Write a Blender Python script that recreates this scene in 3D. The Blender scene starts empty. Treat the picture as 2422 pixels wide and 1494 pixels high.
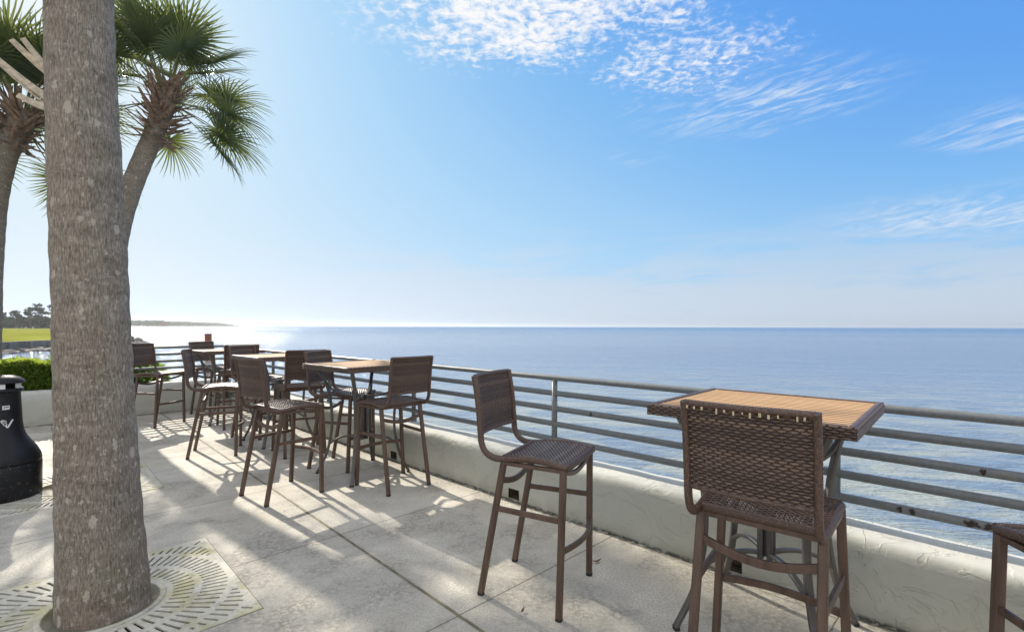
import bpy, bmesh, math, random
from mathutils import Vector, Matrix, Quaternion, noise as mnoise

sc = bpy.context.scene
COL = sc.collection
R = math.radians
PI = math.pi
V = Vector

# ------------------------------------------------------------------ frame of the terrace
EYE = 1.45
AW = R(46.6)                                   # direction of the sea wall
UW = V((-math.sin(AW), math.cos(AW), 0)); NW = V((math.cos(AW), math.sin(AW), 0))
AG = R(44.3)                                   # direction of the paving joints
UG = V((-math.sin(AG), math.cos(AG), 0)); NG = V((math.cos(AG), math.sin(AG), 0))
def wall_pt(n, u, z=0.0): return NW * n + UW * u + V((0, 0, z))
def grid_pt(n, u, z=0.0): return NG * n + UG * u + V((0, 0, z))
SUN_AZ = R(42.8)                               # left of the view direction
SUN_EL = R(30.0)
SEA = -1.0

# ------------------------------------------------------------------ object helpers
def link(o, parent=None):
    COL.objects.link(o)
    if parent is not None:
        o.parent = parent
    return o
def tag(o, label=None, cat=None, group=None, kind=None):
    if label: o['label'] = label
    if cat: o['category'] = cat
    if group: o['group'] = group
    if kind: o['kind'] = kind
    return o
def empty(name, loc=(0, 0, 0), rz=0.0):
    o = bpy.data.objects.new(name, None)
    o.location = loc; o.rotation_euler = (0, 0, rz); o.empty_display_size = 0.1
    return link(o)
def copy_tree(o, parent=None):
    c = o.copy(); COL.objects.link(c); c.parent = parent
    for ch in list(o.children):
        copy_tree(ch, c)
    return c

class MB:
    """collects shapes and links them as ONE mesh object"""
    def __init__(s): s.v = []; s.f = []
    def add(s, verts, faces):
        b = len(s.v)
        s.v.extend([tuple(p) for p in verts]); s.f.extend([tuple(i + b for i in f) for f in faces])
    def box(s, lo, hi, m=None):
        x0, y0, z0 = lo; x1, y1, z1 = hi
        vs = [V((x, y, z)) for z in (z0, z1) for x, y in ((x0, y0), (x1, y0), (x1, y1), (x0, y1))]
        if m is not None: vs = [m @ p for p in vs]
        s.add(vs, [(3, 2, 1, 0), (4, 5, 6, 7), (0, 1, 5, 4), (1, 2, 6, 5), (2, 3, 7, 6), (3, 0, 4, 7)])
    def sweep(s, path, prof, side=None, scale=None, caps=True):
        """sweep closed 2-D profile (a along side, b along the other normal) along a path"""
        path = [V(p) for p in path]; n = len(path); k = len(prof); vs = []
        prev = None
        for i, p in enumerate(path):
            t = (path[min(i + 1, n - 1)] - path[max(i - 1, 0)]).normalized()
            if side is not None:
                a = V(side)
            elif prev is not None:
                a = prev
            else:
                a = V((1, 0, 0)) if abs(t.x) < .9 else V((0, 1, 0))
            a = (a - t * a.dot(t))
            if a.length < 1e-5: a = t.orthogonal()
            a.normalize(); b = t.cross(a); prev = a
            sca = scale(i / (n - 1), i) if scale else 1.0
            for (pa, pb) in prof:
                vs.append(p + a * (pa * sca) + b * (pb * sca))
        fs = []
        for i in range(n - 1):
            for j in range(k):
                j2 = (j + 1) % k
                fs.append((i * k + j, i * k + j2, (i + 1) * k + j2, (i + 1) * k + j))
        if caps:
            fs.append(tuple(reversed(range(k)))); fs.append(tuple(range((n - 1) * k, n * k)))
        s.add(vs, fs)
    def lathe(s, prof, n=32, origin=(0, 0, 0)):
        o = V(origin); vs = []
        for (r, z) in prof:
            for j in range(n):
                a = 2 * PI * j / n
                vs.append(o + V((r * math.cos(a), r * math.sin(a), z)))
        fs = []
        for i in range(len(prof) - 1):
            for j in range(n):
                j2 = (j + 1) % n
                fs.append((i * n + j, i * n + j2, (i + 1) * n + j2, (i + 1) * n + j))
        if prof[0][0] > 1e-4: fs.append(tuple(reversed(range(n))))
        if prof[-1][0] > 1e-4: fs.append(tuple(range((len(prof) - 1) * n, len(prof) * n)))
        s.add(vs, fs)
    def build(s, name, mat, parent=None, smooth=False):
        me = bpy.data.meshes.new(name); me.from_pydata(s.v, [], s.f); me.update()
        if smooth: me.polygons.foreach_set('use_smooth', [True] * len(me.polygons))
        me.materials.append(mat)
        return link(bpy.data.objects.new(name, me), parent)

def circ(r, n=8, ph=0.0): return [(r * math.cos(2 * PI * i / n + ph), r * math.sin(2 * PI * i / n + ph)) for i in range(n)]
def rrect(w, h, c=.2):
    """rounded rectangle, eight corners"""
    a, b = w / 2, h / 2; q = min(a, b) * c * 2
    return [(a, -b + q), (a, b - q), (a - q, b), (-a + q, b), (-a, b - q), (-a, -b + q), (-a + q, -b), (a - q, -b)]
def smooth_path(pts, per=6):
    pts = [V(p) for p in pts]; out = []
    P = [pts[0] * 2 - pts[1]] + pts + [pts[-1] * 2 - pts[-2]]
    for i in range(1, len(P) - 2):
        p0, p1, p2, p3 = P[i - 1], P[i], P[i + 1], P[i + 2]
        for k in range(per):
            t = k / per
            out.append(.5 * ((2 * p1) + (p2 - p0) * t + (2 * p0 - 5 * p1 + 4 * p2 - p3) * t * t + (3 * p1 - p0 - 3 * p2 + p3) * t ** 3))
    out.append(pts[-1]); return out
def resample(path, step):
    path = [V(p) for p in path]; out = [path[0].copy()]; acc = 0.0
    for a, b in zip(path, path[1:]):
        d = (b - a).length; t = step - acc
        while t <= d:
            out.append(a.lerp(b, t / d)); t += step
        acc = (acc + d) % step
    if (out[-1] - path[-1]).length > step * .3: out.append(path[-1].copy())
    return out

# ------------------------------------------------------------------ material helper
class NT:
    def __init__(s, mat):
        s.t = mat.node_tree; s.n = s.t.nodes; s.l = s.t.links
    def node(s, ty, **kw):
        nd = s.n.new(ty)
        ins = kw.pop('ins', {})
        for k, v in kw.items(): setattr(nd, k, v)
        for k, v in ins.items(): s.set(nd, k, v)
        return nd
    def set(s, nd, k, v):
        sock = nd.inputs[k]
        if isinstance(v, bpy.types.NodeSocket): s.l.new(v, sock)
        elif isinstance(v, bpy.types.Node): s.l.new(v.outputs[0], sock)
        else:
            if isinstance(v, tuple) and len(v) == 3 and sock.type == 'RGBA': v = (*v, 1)
            sock.default_value = v
    def coord(s, which='Object'): return s.node('ShaderNodeTexCoord').outputs[which]
    def mapping(s, vec, scale=(1, 1, 1), rot=(0, 0, 0), loc=(0, 0, 0)):
        return s.node('ShaderNodeMapping', ins={'Vector': vec, 'Scale': scale, 'Rotation': rot, 'Location': loc}).outputs[0]
    def noise(s, vec, scale, detail=4, rough=.55, dist=0.0, col=False):
        n = s.node('ShaderNodeTexNoise', ins={'Vector': vec, 'Scale': scale, 'Detail': detail, 'Roughness': rough, 'Distortion': dist})
        return n.outputs['Color' if col else 'Fac']
    def voro(s, vec, scale, feature='F1', out='Distance', rnd=1.0):
        n = s.node('ShaderNodeTexVoronoi', feature=feature, ins={'Vector': vec, 'Scale': scale, 'Randomness': rnd})
        return n.outputs[out]
    def math(s, op, a, b=None, c=None, clamp=False):
        n = s.node('ShaderNodeMath', operation=op); n.use_clamp = clamp
        s.set(n, 0, a)
        if b is not None: s.set(n, 1, b)
        if c is not None: s.set(n, 2, c)
        return n.outputs[0]
    def vmath(s, op, a, b=None, out=0):
        n = s.node('ShaderNodeVectorMath', operation=op); s.set(n, 0, a)
        if b is not None: s.set(n, 1, b)
        return n.outputs[out]
    def rng(s, v, a, b, c=0.0, d=1.0, smooth=False):
        n = s.node('ShaderNodeMapRange', ins={'Value': v, 'From Min': a, 'From Max': b, 'To Min': c, 'To Max': d})
        if smooth: n.interpolation_type = 'SMOOTHSTEP'
        return n.outputs[0]
    def mix(s, f, a, b, blend='MIX'):
        n = s.node('ShaderNodeMix', data_type='RGBA', blend_type=blend)
        s.set(n, 0, f); s.set(n, 6, a); s.set(n, 7, b)
        return n.outputs[2]
    def ramp(s, v, stops):
        n = s.node('ShaderNodeValToRGB'); s.set(n, 0, v); cr = n.color_ramp
        while len(cr.elements) > 1: cr.elements.remove(cr.elements[-1])
        for i, (p, c) in enumerate(stops):
            e = cr.elements[0] if i == 0 else cr.elements.new(p)
            e.position = p; e.color = (*c, 1) if len(c) == 3 else c
        return n.outputs[0]
    def sep(s, v): return s.node('ShaderNodeSeparateXYZ', ins={0: v}).outputs
    def comb(s, x, y, z): return s.node('ShaderNodeCombineXYZ', ins={0: x, 1: y, 2: z}).outputs[0]
    def bump(s, h, strength=.5, dist=.01, normal=None):
        n = s.node('ShaderNodeBump', ins={'Height': h, 'Strength': strength, 'Distance': dist})
        if normal is not None: s.set(n, 'Normal', normal)
        return n.outputs[0]

def new_mat(name):
    m = bpy.data.materials.new(name); m.use_nodes = True
    t = NT(m); p = t.n['Principled BSDF']
    return m, t, p
def simple(name, col, rough=.5, metal=0.0, var=.25, scale=30, bump=0.0, spec=.5, stretch=(1, 1, 1)):
    m, t, p = new_mat(name)
    c = t.mapping(t.coord(), scale=stretch)
    n = t.noise(c, scale, 5)
    a = tuple(x * (1 - var) for x in col); b = tuple(min(1, x * (1 + var)) for x in col)
    t.set(p, 'Base Color', t.mix(t.rng(n, .3, .7), a, b))
    t.set(p, 'Roughness', t.rng(n, .2, .8, max(.05, rough - .08), min(1, rough + .08)))
    t.set(p, 'Metallic', metal); t.set(p, 'Specular IOR Level', spec)
    if bump: t.set(p, 'Normal', t.bump(n, bump, .004))
    return m

M = {}
# --- concrete terrace
def mk_concrete():
    m, t, p = new_mat('concrete')
    c = t.coord()
    rot = t.mapping(c, rot=(0, 0, -AG))          # x' along n, y' along u
    xy = t.sep(rot)
    big = t.noise(c, 1.1, 6, .6, .3)
    mid = t.noise(c, 5.0, 6, .65)
    agg = t.noise(c, 95, 3, .7)
    peb = t.voro(c, 120)
    col = t.mix(t.rng(mid, .3, .7), (.48, .445, .375), (.64, .597, .505))
    col = t.mix(t.rng(agg, .38, .58), t.mix(.62, col, (.22, .20, .165)), col)
    # algae and wear: blackish speckle gathered in large patches
    patch = t.math('MULTIPLY', t.rng(big, .42, .58, smooth=True), t.rng(mid, .32, .55))
    sp = t.rng(t.math('ADD', t.math('MULTIPLY', agg, .6), t.math('MULTIPLY', t.noise(c, 38, 4, .7), .4)), .43, .54, smooth=True)
    dirt = t.math('MULTIPLY', patch, sp)
    col = t.mix(t.math('MULTIPLY', dirt, .66), col, (.11, .10, .08))
    col = t.mix(t.math('MULTIPLY', t.rng(t.noise(c, 2.3, 5, .6), .55, .75, smooth=True), .22), col, (.36, .31, .20))
    spots = t.rng(t.voro(c, 9.0), .0, .035, 1, 0)
    col = t.mix(t.math('MULTIPLY', spots, .6), col, (.10, .09, .07))
    # joints: saw cuts every 1.33 m, a wider mossy filler every second one along the wall
    wob = t.math('MULTIPLY', t.math('SUBTRACT', t.noise(c, 14, 3), .5), .006)
    def lines(v, off, step, half):
        q = t.math('ADD', t.math('SUBTRACT', v, off), wob)
        d = t.math('PINGPONG', q, step / 2)
        return t.rng(d, half * .55, half * 1.2, 1, 0)
    ju = lines(xy[1], 3.29, 1.335, .0042)
    jn = lines(xy[0], .21, 1.335 * 2, .0042)
    jw = lines(xy[0], 1.54, 1.335 * 2, .0105)
    thin = t.math('MAXIMUM', ju, jn)
    col = t.mix(t.math('MULTIPLY', thin, .8), col, (.13, .12, .10))
    moss = t.mix(t.rng(t.noise(c, 9, 4), .4, .62), (.20, .165, .10), (.085, .085, .045))
    # dark halo of dirt beside the joints
    def near(v, off, step, w):
        d = t.math('PINGPONG', t.math('SUBTRACT', v, off), step / 2)
        return t.rng(d, 0.004, w, 1, 0)
    halo = t.math('MULTIPLY', t.math('MAXIMUM', near(xy[0], 1.54, 2.67, .05), t.math('MULTIPLY', near(xy[1], 3.29, 1.335, .03), .5)), t.rng(agg, .4, .7))
    col = t.mix(t.math('MULTIPLY', halo, .3), col, (.16, .14, .10))
    col = t.mix(t.math('MULTIPLY', jw, .92), col, moss)
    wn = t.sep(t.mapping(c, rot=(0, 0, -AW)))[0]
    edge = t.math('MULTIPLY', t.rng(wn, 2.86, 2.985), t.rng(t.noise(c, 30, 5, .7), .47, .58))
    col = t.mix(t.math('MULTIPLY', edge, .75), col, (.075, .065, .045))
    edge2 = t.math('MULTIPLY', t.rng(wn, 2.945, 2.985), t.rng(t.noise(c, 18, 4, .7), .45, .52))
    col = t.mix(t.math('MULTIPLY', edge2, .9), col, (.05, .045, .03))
    t.set(p, 'Base Color', col)
    t.set(p, 'Roughness', t.rng(mid, .2, .8, .72, .9)); t.set(p, 'Specular IOR Level', .3)
    h = t.math('ADD', t.math('MULTIPLY', agg, .5), t.math('MULTIPLY', peb, .35))
    h = t.math('SUBTRACT', h, t.math('MULTIPLY', t.math('MAXIMUM', thin, jw), 2.2))
    t.set(p, 'Normal', t.bump(h, .55, .004))
    return m
M['concrete'] = mk_concrete()

# --- painted stucco
def mk_stucco():
    m, t, p = new_mat('stucco')
    c = t.coord()
    big = t.noise(c, 2.0, 5, .6); fine = t.noise(c, 26, 5, .6)
    w = t.noise(t.mapping(c, scale=(1, 1, 1.5)), 4.2, 5, .62, 1.1)
    ridge = t.rng(t.math('ABSOLUTE', t.math('SUBTRACT', w, .5)), 0.0, .035, 1, 0, smooth=True)
    gate = t.rng(t.noise(c, 3.1, 3), .47, .6)
    ridge = t.math('MULTIPLY', ridge, gate)
    plat = t.rng(w, .5, .53, smooth=True)
    col = t.mix(t.rng(big, .3, .7), (.40, .395, .33), (.485, .475, .405))
    col = t.mix(t.math('MULTIPLY', t.rng(fine, .5, .75), .25), col, (.38, .38, .31))
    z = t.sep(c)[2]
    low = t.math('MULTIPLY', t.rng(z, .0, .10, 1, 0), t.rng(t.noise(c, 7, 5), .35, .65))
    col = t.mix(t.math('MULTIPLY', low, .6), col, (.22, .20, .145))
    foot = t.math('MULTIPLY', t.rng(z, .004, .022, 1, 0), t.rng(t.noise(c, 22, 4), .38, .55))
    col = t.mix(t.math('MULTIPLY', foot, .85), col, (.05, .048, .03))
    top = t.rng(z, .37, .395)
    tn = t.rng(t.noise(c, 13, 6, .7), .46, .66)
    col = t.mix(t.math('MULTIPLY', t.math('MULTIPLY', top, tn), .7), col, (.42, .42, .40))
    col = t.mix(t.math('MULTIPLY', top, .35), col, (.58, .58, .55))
    t.set(p, 'Base Color', col); t.set(p, 'Roughness', .78); t.set(p, 'Specular IOR Level', .3)
    h = t.math('ADD', t.math('MULTIPLY', ridge, .5), t.math('MULTIPLY', plat, .35))
    h = t.math('ADD', h, t.math('ADD', t.math('MULTIPLY', fine, .22), t.math('MULTIPLY', t.noise(c, 110, 3, .6), .07)))
    t.set(p, 'Normal', t.bump(h, .8, .009))
    return m
M['stucco'] = mk_stucco()

# --- palm bark
def mk_bark():
    m, t, p = new_mat('palm_bark')
    c = t.coord()
    fib = t.noise(t.mapping(c, scale=(1, 1, .17)), 170, 4, .70)
    fib2 = t.noise(t.mapping(c, scale=(1, 1, .16)), 55, 6, .68, .4)
    ring = t.noise(t.mapping(c, scale=(.45, .45, 1)), 16, 4, .6, .5)
    big = t.noise(c, 2.6, 4)
    col = t.ramp(t.math('ADD', t.math('MULTIPLY', fib, .74), t.math('MULTIPLY', ring, .26)),
                 [(.34, (.095, .081, .066)), (.5, (.245, .213, .173)), (.66, (.45, .40, .335))])
    col = t.mix(t.math('MULTIPLY', t.rng(big, .4, .65), .5), col, t.mix(.35, col, (.21, .13, .07)))
    rl = t.noise(t.mapping(c, scale=(.16, .16, 1)), 17, 5, .66, .25)
    scar = t.math('MULTIPLY', t.rng(t.math('ABSOLUTE', t.math('SUBTRACT', rl, .5)), 0, .022, 1, 0), t.rng(t.noise(c, 5, 3), .42, .58))
    col = t.mix(t.math('MULTIPLY', scar, .2), col, (.08, .067, .055))
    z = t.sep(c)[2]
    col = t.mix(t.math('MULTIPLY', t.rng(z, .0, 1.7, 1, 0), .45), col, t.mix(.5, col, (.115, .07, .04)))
    crack = t.rng(t.noise(t.mapping(c, scale=(1, 1, .10)), 105, 4, .6, .35), .62, .74, smooth=True)
    col = t.mix(t.math('MULTIPLY', crack, .6), col, (.06, .048, .038))
    # pale lichen flecks, ragged
    jag = t.vmath('ADD', c, t.vmath('MULTIPLY', t.vmath('SUBTRACT', t.noise(c, 70, 3, .6, col=True), (.5, .5, .5)), (.030, .030, .045)))
    def flecks(sc_, lo, size, ch):
        q = t.mapping(jag, scale=(1, 1, .55))
        v = t.voro(q, sc_); sel = t.sep(t.voro(q, sc_, out='Color'))[ch]
        return t.math('MULTIPLY', t.rng(v, size * .8, size, 1, 0), t.rng(sel, lo, lo + .01))
    fle = t.math('MAXIMUM', flecks(15, .80, .27, 0), t.math('MAXIMUM', flecks(30, .86, .33, 1), t.math('MULTIPLY', flecks(60, .74, .33, 2), .8)))
    col = t.mix(t.math('MULTIPLY', fle, .72), col, (.48, .43, .355))
    green = t.math('MULTIPLY', t.rng(t.noise(t.mapping(c, scale=(1, 1, .3)), 5, 5), .56, .7), .3)
    col = t.mix(green, col, (.17, .18, .085))
    t.set(p, 'Base Color', col); t.set(p, 'Roughness', .9); t.set(p, 'Specular IOR Level', .2)
    h = t.math('ADD', t.math('MULTIPLY', fib, .45), t.math('MULTIPLY', fib2, .6))
    h = t.math('ADD', h, t.math('MULTIPLY', ring, .3))
    h = t.math('SUBTRACT', h, t.math('MULTIPLY', t.math('MAXIMUM', crack, t.math('MULTIPLY', scar, .35)), .7))
    t.set(p, 'Normal', t.bump(h, .75, .011))
    return m
M['bark'] = mk_bark()
M['boot'] = simple('leaf_base_fibre', (.25, .175, .125), .85, var=.55, scale=22, bump=.5, stretch=(1, 1, .4))
M['dead'] = simple('dead_petiole', (.50, .42, .31), .8, var=.35, scale=25, bump=.4)

def mk_leaf(name, a, b, tr, trans=.35, rough=.38):
    m, t, p = new_mat(name)
    c = t.coord()
    geo = t.node('ShaderNodeNewGeometry').outputs['Random Per Island']
    f = t.math('ADD', t.math('MULTIPLY', geo, .7), t.math('MULTIPLY', t.noise(c, 9, 3), .3))
    col = t.mix(f, a, b)
    t.set(p, 'Base Color', col); t.set(p, 'Roughness', rough); t.set(p, 'Specular IOR Level', .5)
    tb = t.node('ShaderNodeBsdfTranslucent', ins={'Color': t.mix(f, tr, tuple(x * .7 for x in tr))})
    ms = t.node('ShaderNodeMixShader', ins={0: trans, 1: p.outputs[0], 2: tb.outputs[0]})
    t.l.new(ms.outputs[0], t.n['Material Output'].inputs[0])
    return m
M['frond'] = mk_leaf('palm_frond', (.040, .068, .036), (.085, .115, .05), (.22, .26, .06), .34)
M['stalk'] = simple('leaf_stalk', (.17, .18, .055), .5, var=.3)
M['hedge'] = mk_leaf('hedge_leaf', (.07, .135, .022), (.15, .23, .04), (.48, .58, .08), .48, .32)
M['bush'] = mk_leaf('bush_leaf', (.045, .115, .016), (.10, .20, .03), (.35, .50, .05), .45, .35)
M['pine'] = mk_leaf('pine_needles', (.022, .040, .022), (.05, .075, .035), (.05, .08, .03), .15, .7)
M['wood_dark'] = simple('twig', (.10, .075, .05), .9)

# --- furniture
def mk_wicker():
    m, t, p = new_mat('woven_resin')
    c = t.coord()
    geo = t.node('ShaderNodeNewGeometry').outputs['Random Per Island']
    n = t.noise(t.mapping(c, scale=(.25, 1, 1)), 60, 4)
    f = t.math('ADD', t.math('MULTIPLY', geo, .55), t.math('MULTIPLY', n, .45))
    col = t.ramp(f, [(.15, (.055, .033, .025)), (.5, (.115, .071, .050)), (.85, (.22, .145, .098))])
    t.set(p, 'Base Color', col); t.set(p, 'Roughness', .33); t.set(p, 'Specular IOR Level', .6)
    return m
M['wicker'] = mk_wicker()
M['wicker_dark'] = simple('woven_stake', (.050, .029, .023), .5, var=.3, scale=80)
def mk_wrap():
    m, t, p = new_mat('wrapped_resin')
    c = t.coord()
    n = t.noise(c, 150, 2)
    col = t.ramp(n, [(.3, (.035, .019, .014)), (.5, (.085, .048, .034)), (.68, (.15, .09, .058))])
    t.set(p, 'Base Color', col); t.set(p, 'Roughness', .42)
    return m
M['wrap'] = mk_wrap()
def mk_metal(name, a, b, wear, metal=.25, rough=.42):
    m, t, p = new_mat(name)
    c = t.coord()
    n = t.noise(t.mapping(c, scale=(1, 1, .12)), 30, 5, .6)
    s = t.noise(c, 70, 4, .7)
    col = t.mix(t.rng(n, .3, .7), a, b)
    col = t.mix(t.rng(s, .66, .74), col, wear)
    t.set(p, 'Base Color', col); t.set(p, 'Metallic', metal)
    t.set(p, 'Roughness', t.rng(n, .3, .7, rough - .1, rough + .1))
    return m
M['worn'] = simple('bleached_resin', (.52, .40, .26), .6, var=.3, scale=90)
M['leg'] = mk_metal('bronze_leg', (.070, .043, .031), (.150, .094, .065), (.035, .022, .017))
M['cap'] = simple('rubber', (.02, .019, .018), .7)
M['table_leg'] = mk_metal('grey_brown_leg', (.085, .074, .066), (.135, .122, .11), (.06, .045, .035), .3, .42)
def mk_teak():
    m, t, p = new_mat('teak_slats')
    c = t.coord()
    g = t.noise(t.mapping(c, scale=(.06, 1, 1)), 120, 5, .6, .3)
    geo = t.node('ShaderNodeNewGeometry').outputs['Random Per Island']
    col = t.mix(t.rng(g, .3, .7), (.39, .235, .105), (.56, .365, .19))
    col = t.mix(t.math('MULTIPLY', geo, .45), col, (.36, .20, .10))
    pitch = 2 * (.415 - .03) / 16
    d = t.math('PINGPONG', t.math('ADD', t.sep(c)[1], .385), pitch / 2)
    gap_shade = t.math('MULTIPLY', t.rng(d, .0045, .0095, 1, 0), t.rng(t.noise(c, 12, 4), .25, .5, .55, 1))
    col = t.mix(gap_shade, col, (.075, .042, .022))  # shade of the gaps painted as dark lines along the slat edges
    t.set(p, 'Base Color', col); t.set(p, 'Roughness', t.rng(g, .3, .7, .55, .7)); t.set(p, 'Specular IOR Level', .22)
    t.set(p, 'Normal', t.bump(g, .2, .002))
    return m
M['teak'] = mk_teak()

# --- railing: grey paint, chipped to rust
def mk_rail():
    m, t, p = new_mat('grey_rail_paint')
    c = t.coord()
    n = t.noise(c, 11, 6, .62); s = t.noise(c, 40, 4)
    chip = t.rng(t.math('ADD', t.math('MULTIPLY', n, .75), t.math('MULTIPLY', s, .25)), .675, .69)
    stain = t.rng(n, .58, .675)
    col = t.mix(t.rng(s, .3, .7), (.115, .125, .125), (.155, .165, .165))
    col = t.mix(t.math('MULTIPLY', stain, .2), col, (.25, .20, .15))
    col = t.mix(chip, col, (.035, .024, .02))
    t.set(p, 'Base Color', col); t.set(p, 'Roughness', t.rng(chip, 0, 1, .42, .85)); t.set(p, 'Metallic', 0.0)
    t.set(p, 'Normal', t.bump(t.math('MULTIPLY', chip, -1), .5, .002))
    return m
M['rail'] = mk_rail()
M['rust'] = simple('rusty_flake', (.035, .024, .02), .9, var=.4, scale=120)
# --- cast grate
def mk_grate():
    m, t, p = new_mat('cast_grate')
    c = t.coord()
    n = t.noise(c, 4.2, 5, .6); f = t.noise(c, 45, 4)
    col = t.mix(t.rng(f, .3, .7), (.46, .43, .35), (.58, .55, .46))
    col = t.mix(t.math('MULTIPLY', t.rng(n, .46, .66, smooth=True), .65), col, (.34, .31, .12))
    col = t.mix(t.math('MULTIPLY', t.rng(t.noise(c, 13, 5), .56, .7), .5), col, (.2, .18, .12))
    t.set(p, 'Base Color', col); t.set(p, 'Roughness', .8)
    t.set(p, 'Normal', t.bump(f, .3, .003))
    return m
M['grate'] = mk_grate()
M['soil'] = simple('soil', (.022, .017, .012), .95, var=.5, scale=40, bump=.8)
M['mulch'] = simple('mulch', (.12, .085, .055), .95, var=.5, scale=60, bump=.8)
def mk_bin():
    m, t, p = new_mat('black_moulded_plastic')
    c = t.coord()
    f = t.noise(c, 60, 4); n = t.noise(c, 6, 4)
    chips = t.math('MULTIPLY', t.rng(t.noise(t.mapping(c, scale=(1, 1, 2.4)), 40, 3), .665, .69), t.rng(t.sep(c)[2], .30, .33, 1, 0))
    col = t.mix(t.rng(n, .3, .7), (.008, .008, .009), (.017, .017, .019))
    col = t.mix(t.math('MULTIPLY', chips, .8), col, (.32, .28, .24))
    t.set(p, 'Base Color', col); t.set(p, 'Specular IOR Level', .3); t.set(p, 'Roughness', t.rng(n, .3, .7, .36, .5))
    t.set(p, 'Normal', t.bump(f, .12, .002))
    return m
M['bin'] = mk_bin()
M['sticker'] = simple('white_sticker', (.72, .72, .70), .5, var=.05)
M['ink'] = simple('black_ink', (.03, .03, .03), .6)
# --- far things
M['lawn'] = simple('mown_lawn', (.20, .205, .042), 1.0, var=.4, scale=.11, spec=0.0)
M['bulk'] = simple('weathered_seawall', (.17, .165, .15), .9, var=.5, scale=.7, bump=.4, stretch=(1, 1, .3))
M['rock'] = simple('riprap_rock', (.20, .18, .16), .9, var=.5, scale=1.5, bump=.6)
M['land'] = simple('far_land', (.13, .15, .08), .95, var=.3, scale=.02)
M['dock'] = simple('dock_timber', (.20, .16, .12), .85)
M['red'] = None
def mk_red():
    m, t, p = new_mat('peeling_red_post')
    c = t.coord(); z = t.sep(c)[2]
    n = t.noise(c, 18, 5, .65)
    red = t.mix(t.rng(n, .35, .65), (.30, .075, .040), (.22, .10, .065))
    wht = t.mix(t.rng(n, .4, .65), (.56, .50, .44), (.34, .25, .19))
    f = t.rng(t.math('ADD', z, t.math('MULTIPLY', n, .25)), 1.08, 1.22)
    t.set(p, 'Base Color', t.mix(f, wht, red)); t.set(p, 'Roughness', .8)
    return m
M['red'] = mk_red()
M['brown_leaf'] = simple('dry_leaf', (.20, .10, .045), .8, var=.3)
M['weed'] = mk_leaf('weed_leaf', (.05, .10, .02), (.10, .16, .03), (.25, .35, .05), .3)
# --- sea
def mk_water():
    m, t, p = new_mat('sea_water')
    c = t.node('ShaderNodeNewGeometry').outputs['Position']
    pq = t.mapping(c, rot=(0, 0, R(12)))
    # tint of the shallows: sand showing as pale green patches close in
    far = t.vmath('LENGTH', c, out=1)
    nearf = t.rng(far, 4, 34, 1, 0)
    pat = t.rng(t.noise(t.mapping(pq, scale=(.55, 1.3, 1)), .8, 5, .6, .8), .40, .62, smooth=True)
    deep = t.mix(t.rng(t.noise(t.mapping(pq, scale=(.004, .03, 1)), 1, 4), .4, .6), (.05, .112, .225), (.08, .152, .26))
    col = t.mix(nearf, deep, t.mix(pat, (.11, .155, .21), (.29, .30, .235)))
    t.set(p, 'Base Color', col); t.set(p, 'Roughness', t.rng(far, 40, 600, .05, .27)); t.set(p, 'IOR', 1.33); t.set(p, 'Specular IOR Level', .5)
    w1 = t.noise(t.mapping(pq, scale=(.6, 1.25, 1)), 2.0, 3, .5, .5)
    w2 = t.noise(t.mapping(pq, rot=(0, 0, R(-28)), scale=(.55, 1.4, 1)), 5.5, 3, .55, .6)
    w3 = t.noise(t.mapping(pq, scale=(.7, 1.2, 1)), 15, 2, .5)
    w0 = t.noise(t.mapping(pq, scale=(.35, 1, 1)), .30, 2, .5)
    w2 = t.math('SUBTRACT', 1.0, t.math('ABSOLUTE', t.math('MULTIPLY', t.math('SUBTRACT', w2, .5), 2.6)))
    h = t.math('ADD', t.math('MULTIPLY', w1, .12), t.math('MULTIPLY', w2, .030))
    h = t.math('ADD', h, t.math('MULTIPLY', w3, .013))
    h = t.math('ADD', h, t.math('MULTIPLY', w0, .16))
    h = t.math('MULTIPLY', h, t.rng(far, 25, 500, 1.0, 2.6))
    t.set(p, 'Normal', t.bump(h, 1.0, 1.0))
    return m
M['sea'] = mk_water()

# ------------------------------------------------------------------ camera
cam_d = bpy.data.cameras.new('camera'); cam = bpy.data.objects.new('camera', cam_d); COL.objects.link(cam)
cam.matrix_world = Matrix.Translation((0, 0, EYE)) @ Matrix.Rotation(R(90), 4, 'X') @ Matrix.Rotation(R(.15), 4, 'Z')
cam_d.sensor_width = 36; cam_d.lens = 1165 / 2422 * 36; cam_d.shift_y = 25 / 2422
cam_d.clip_start = .05; cam_d.clip_end = 30000
sc.camera = cam

# ------------------------------------------------------------------ sun and sky
sd = bpy.data.lights.new('sun', 'SUN'); sun = bpy.data.objects.new('sun', sd); COL.objects.link(sun)
sd.energy = 4.2; sd.angle = R(.6); sd.color = (1.0, .93, .82)
to_sun = V((-math.sin(SUN_AZ) * math.cos(SUN_EL), math.cos(SUN_AZ) * math.cos(SUN_EL), math.sin(SUN_EL)))
sun.rotation_euler = to_sun.to_track_quat('Z', 'Y').to_euler()
sun.location = to_sun * 50
w = bpy.data.worlds.new('World'); sc.world = w; w.use_nodes = True
wt = NT(w); bg = wt.n['Background']
sky = wt.node('ShaderNodeTexSky', sky_type='NISHITA', sun_disc=False, sun_elevation=SUN_EL, sun_rotation=-SUN_AZ,
              altitude=0, air_density=1.0, dust_density=.8, ozone_density=2.2)
gd = wt.coord('Generated'); g = wt.sep(gd)
zc = wt.math('MAXIMUM', g[2], .012)
px, py = wt.math('DIVIDE', g[0], zc), wt.math('DIVIDE', g[1], zc)
P = wt.comb(px, py, 0.0)
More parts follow.
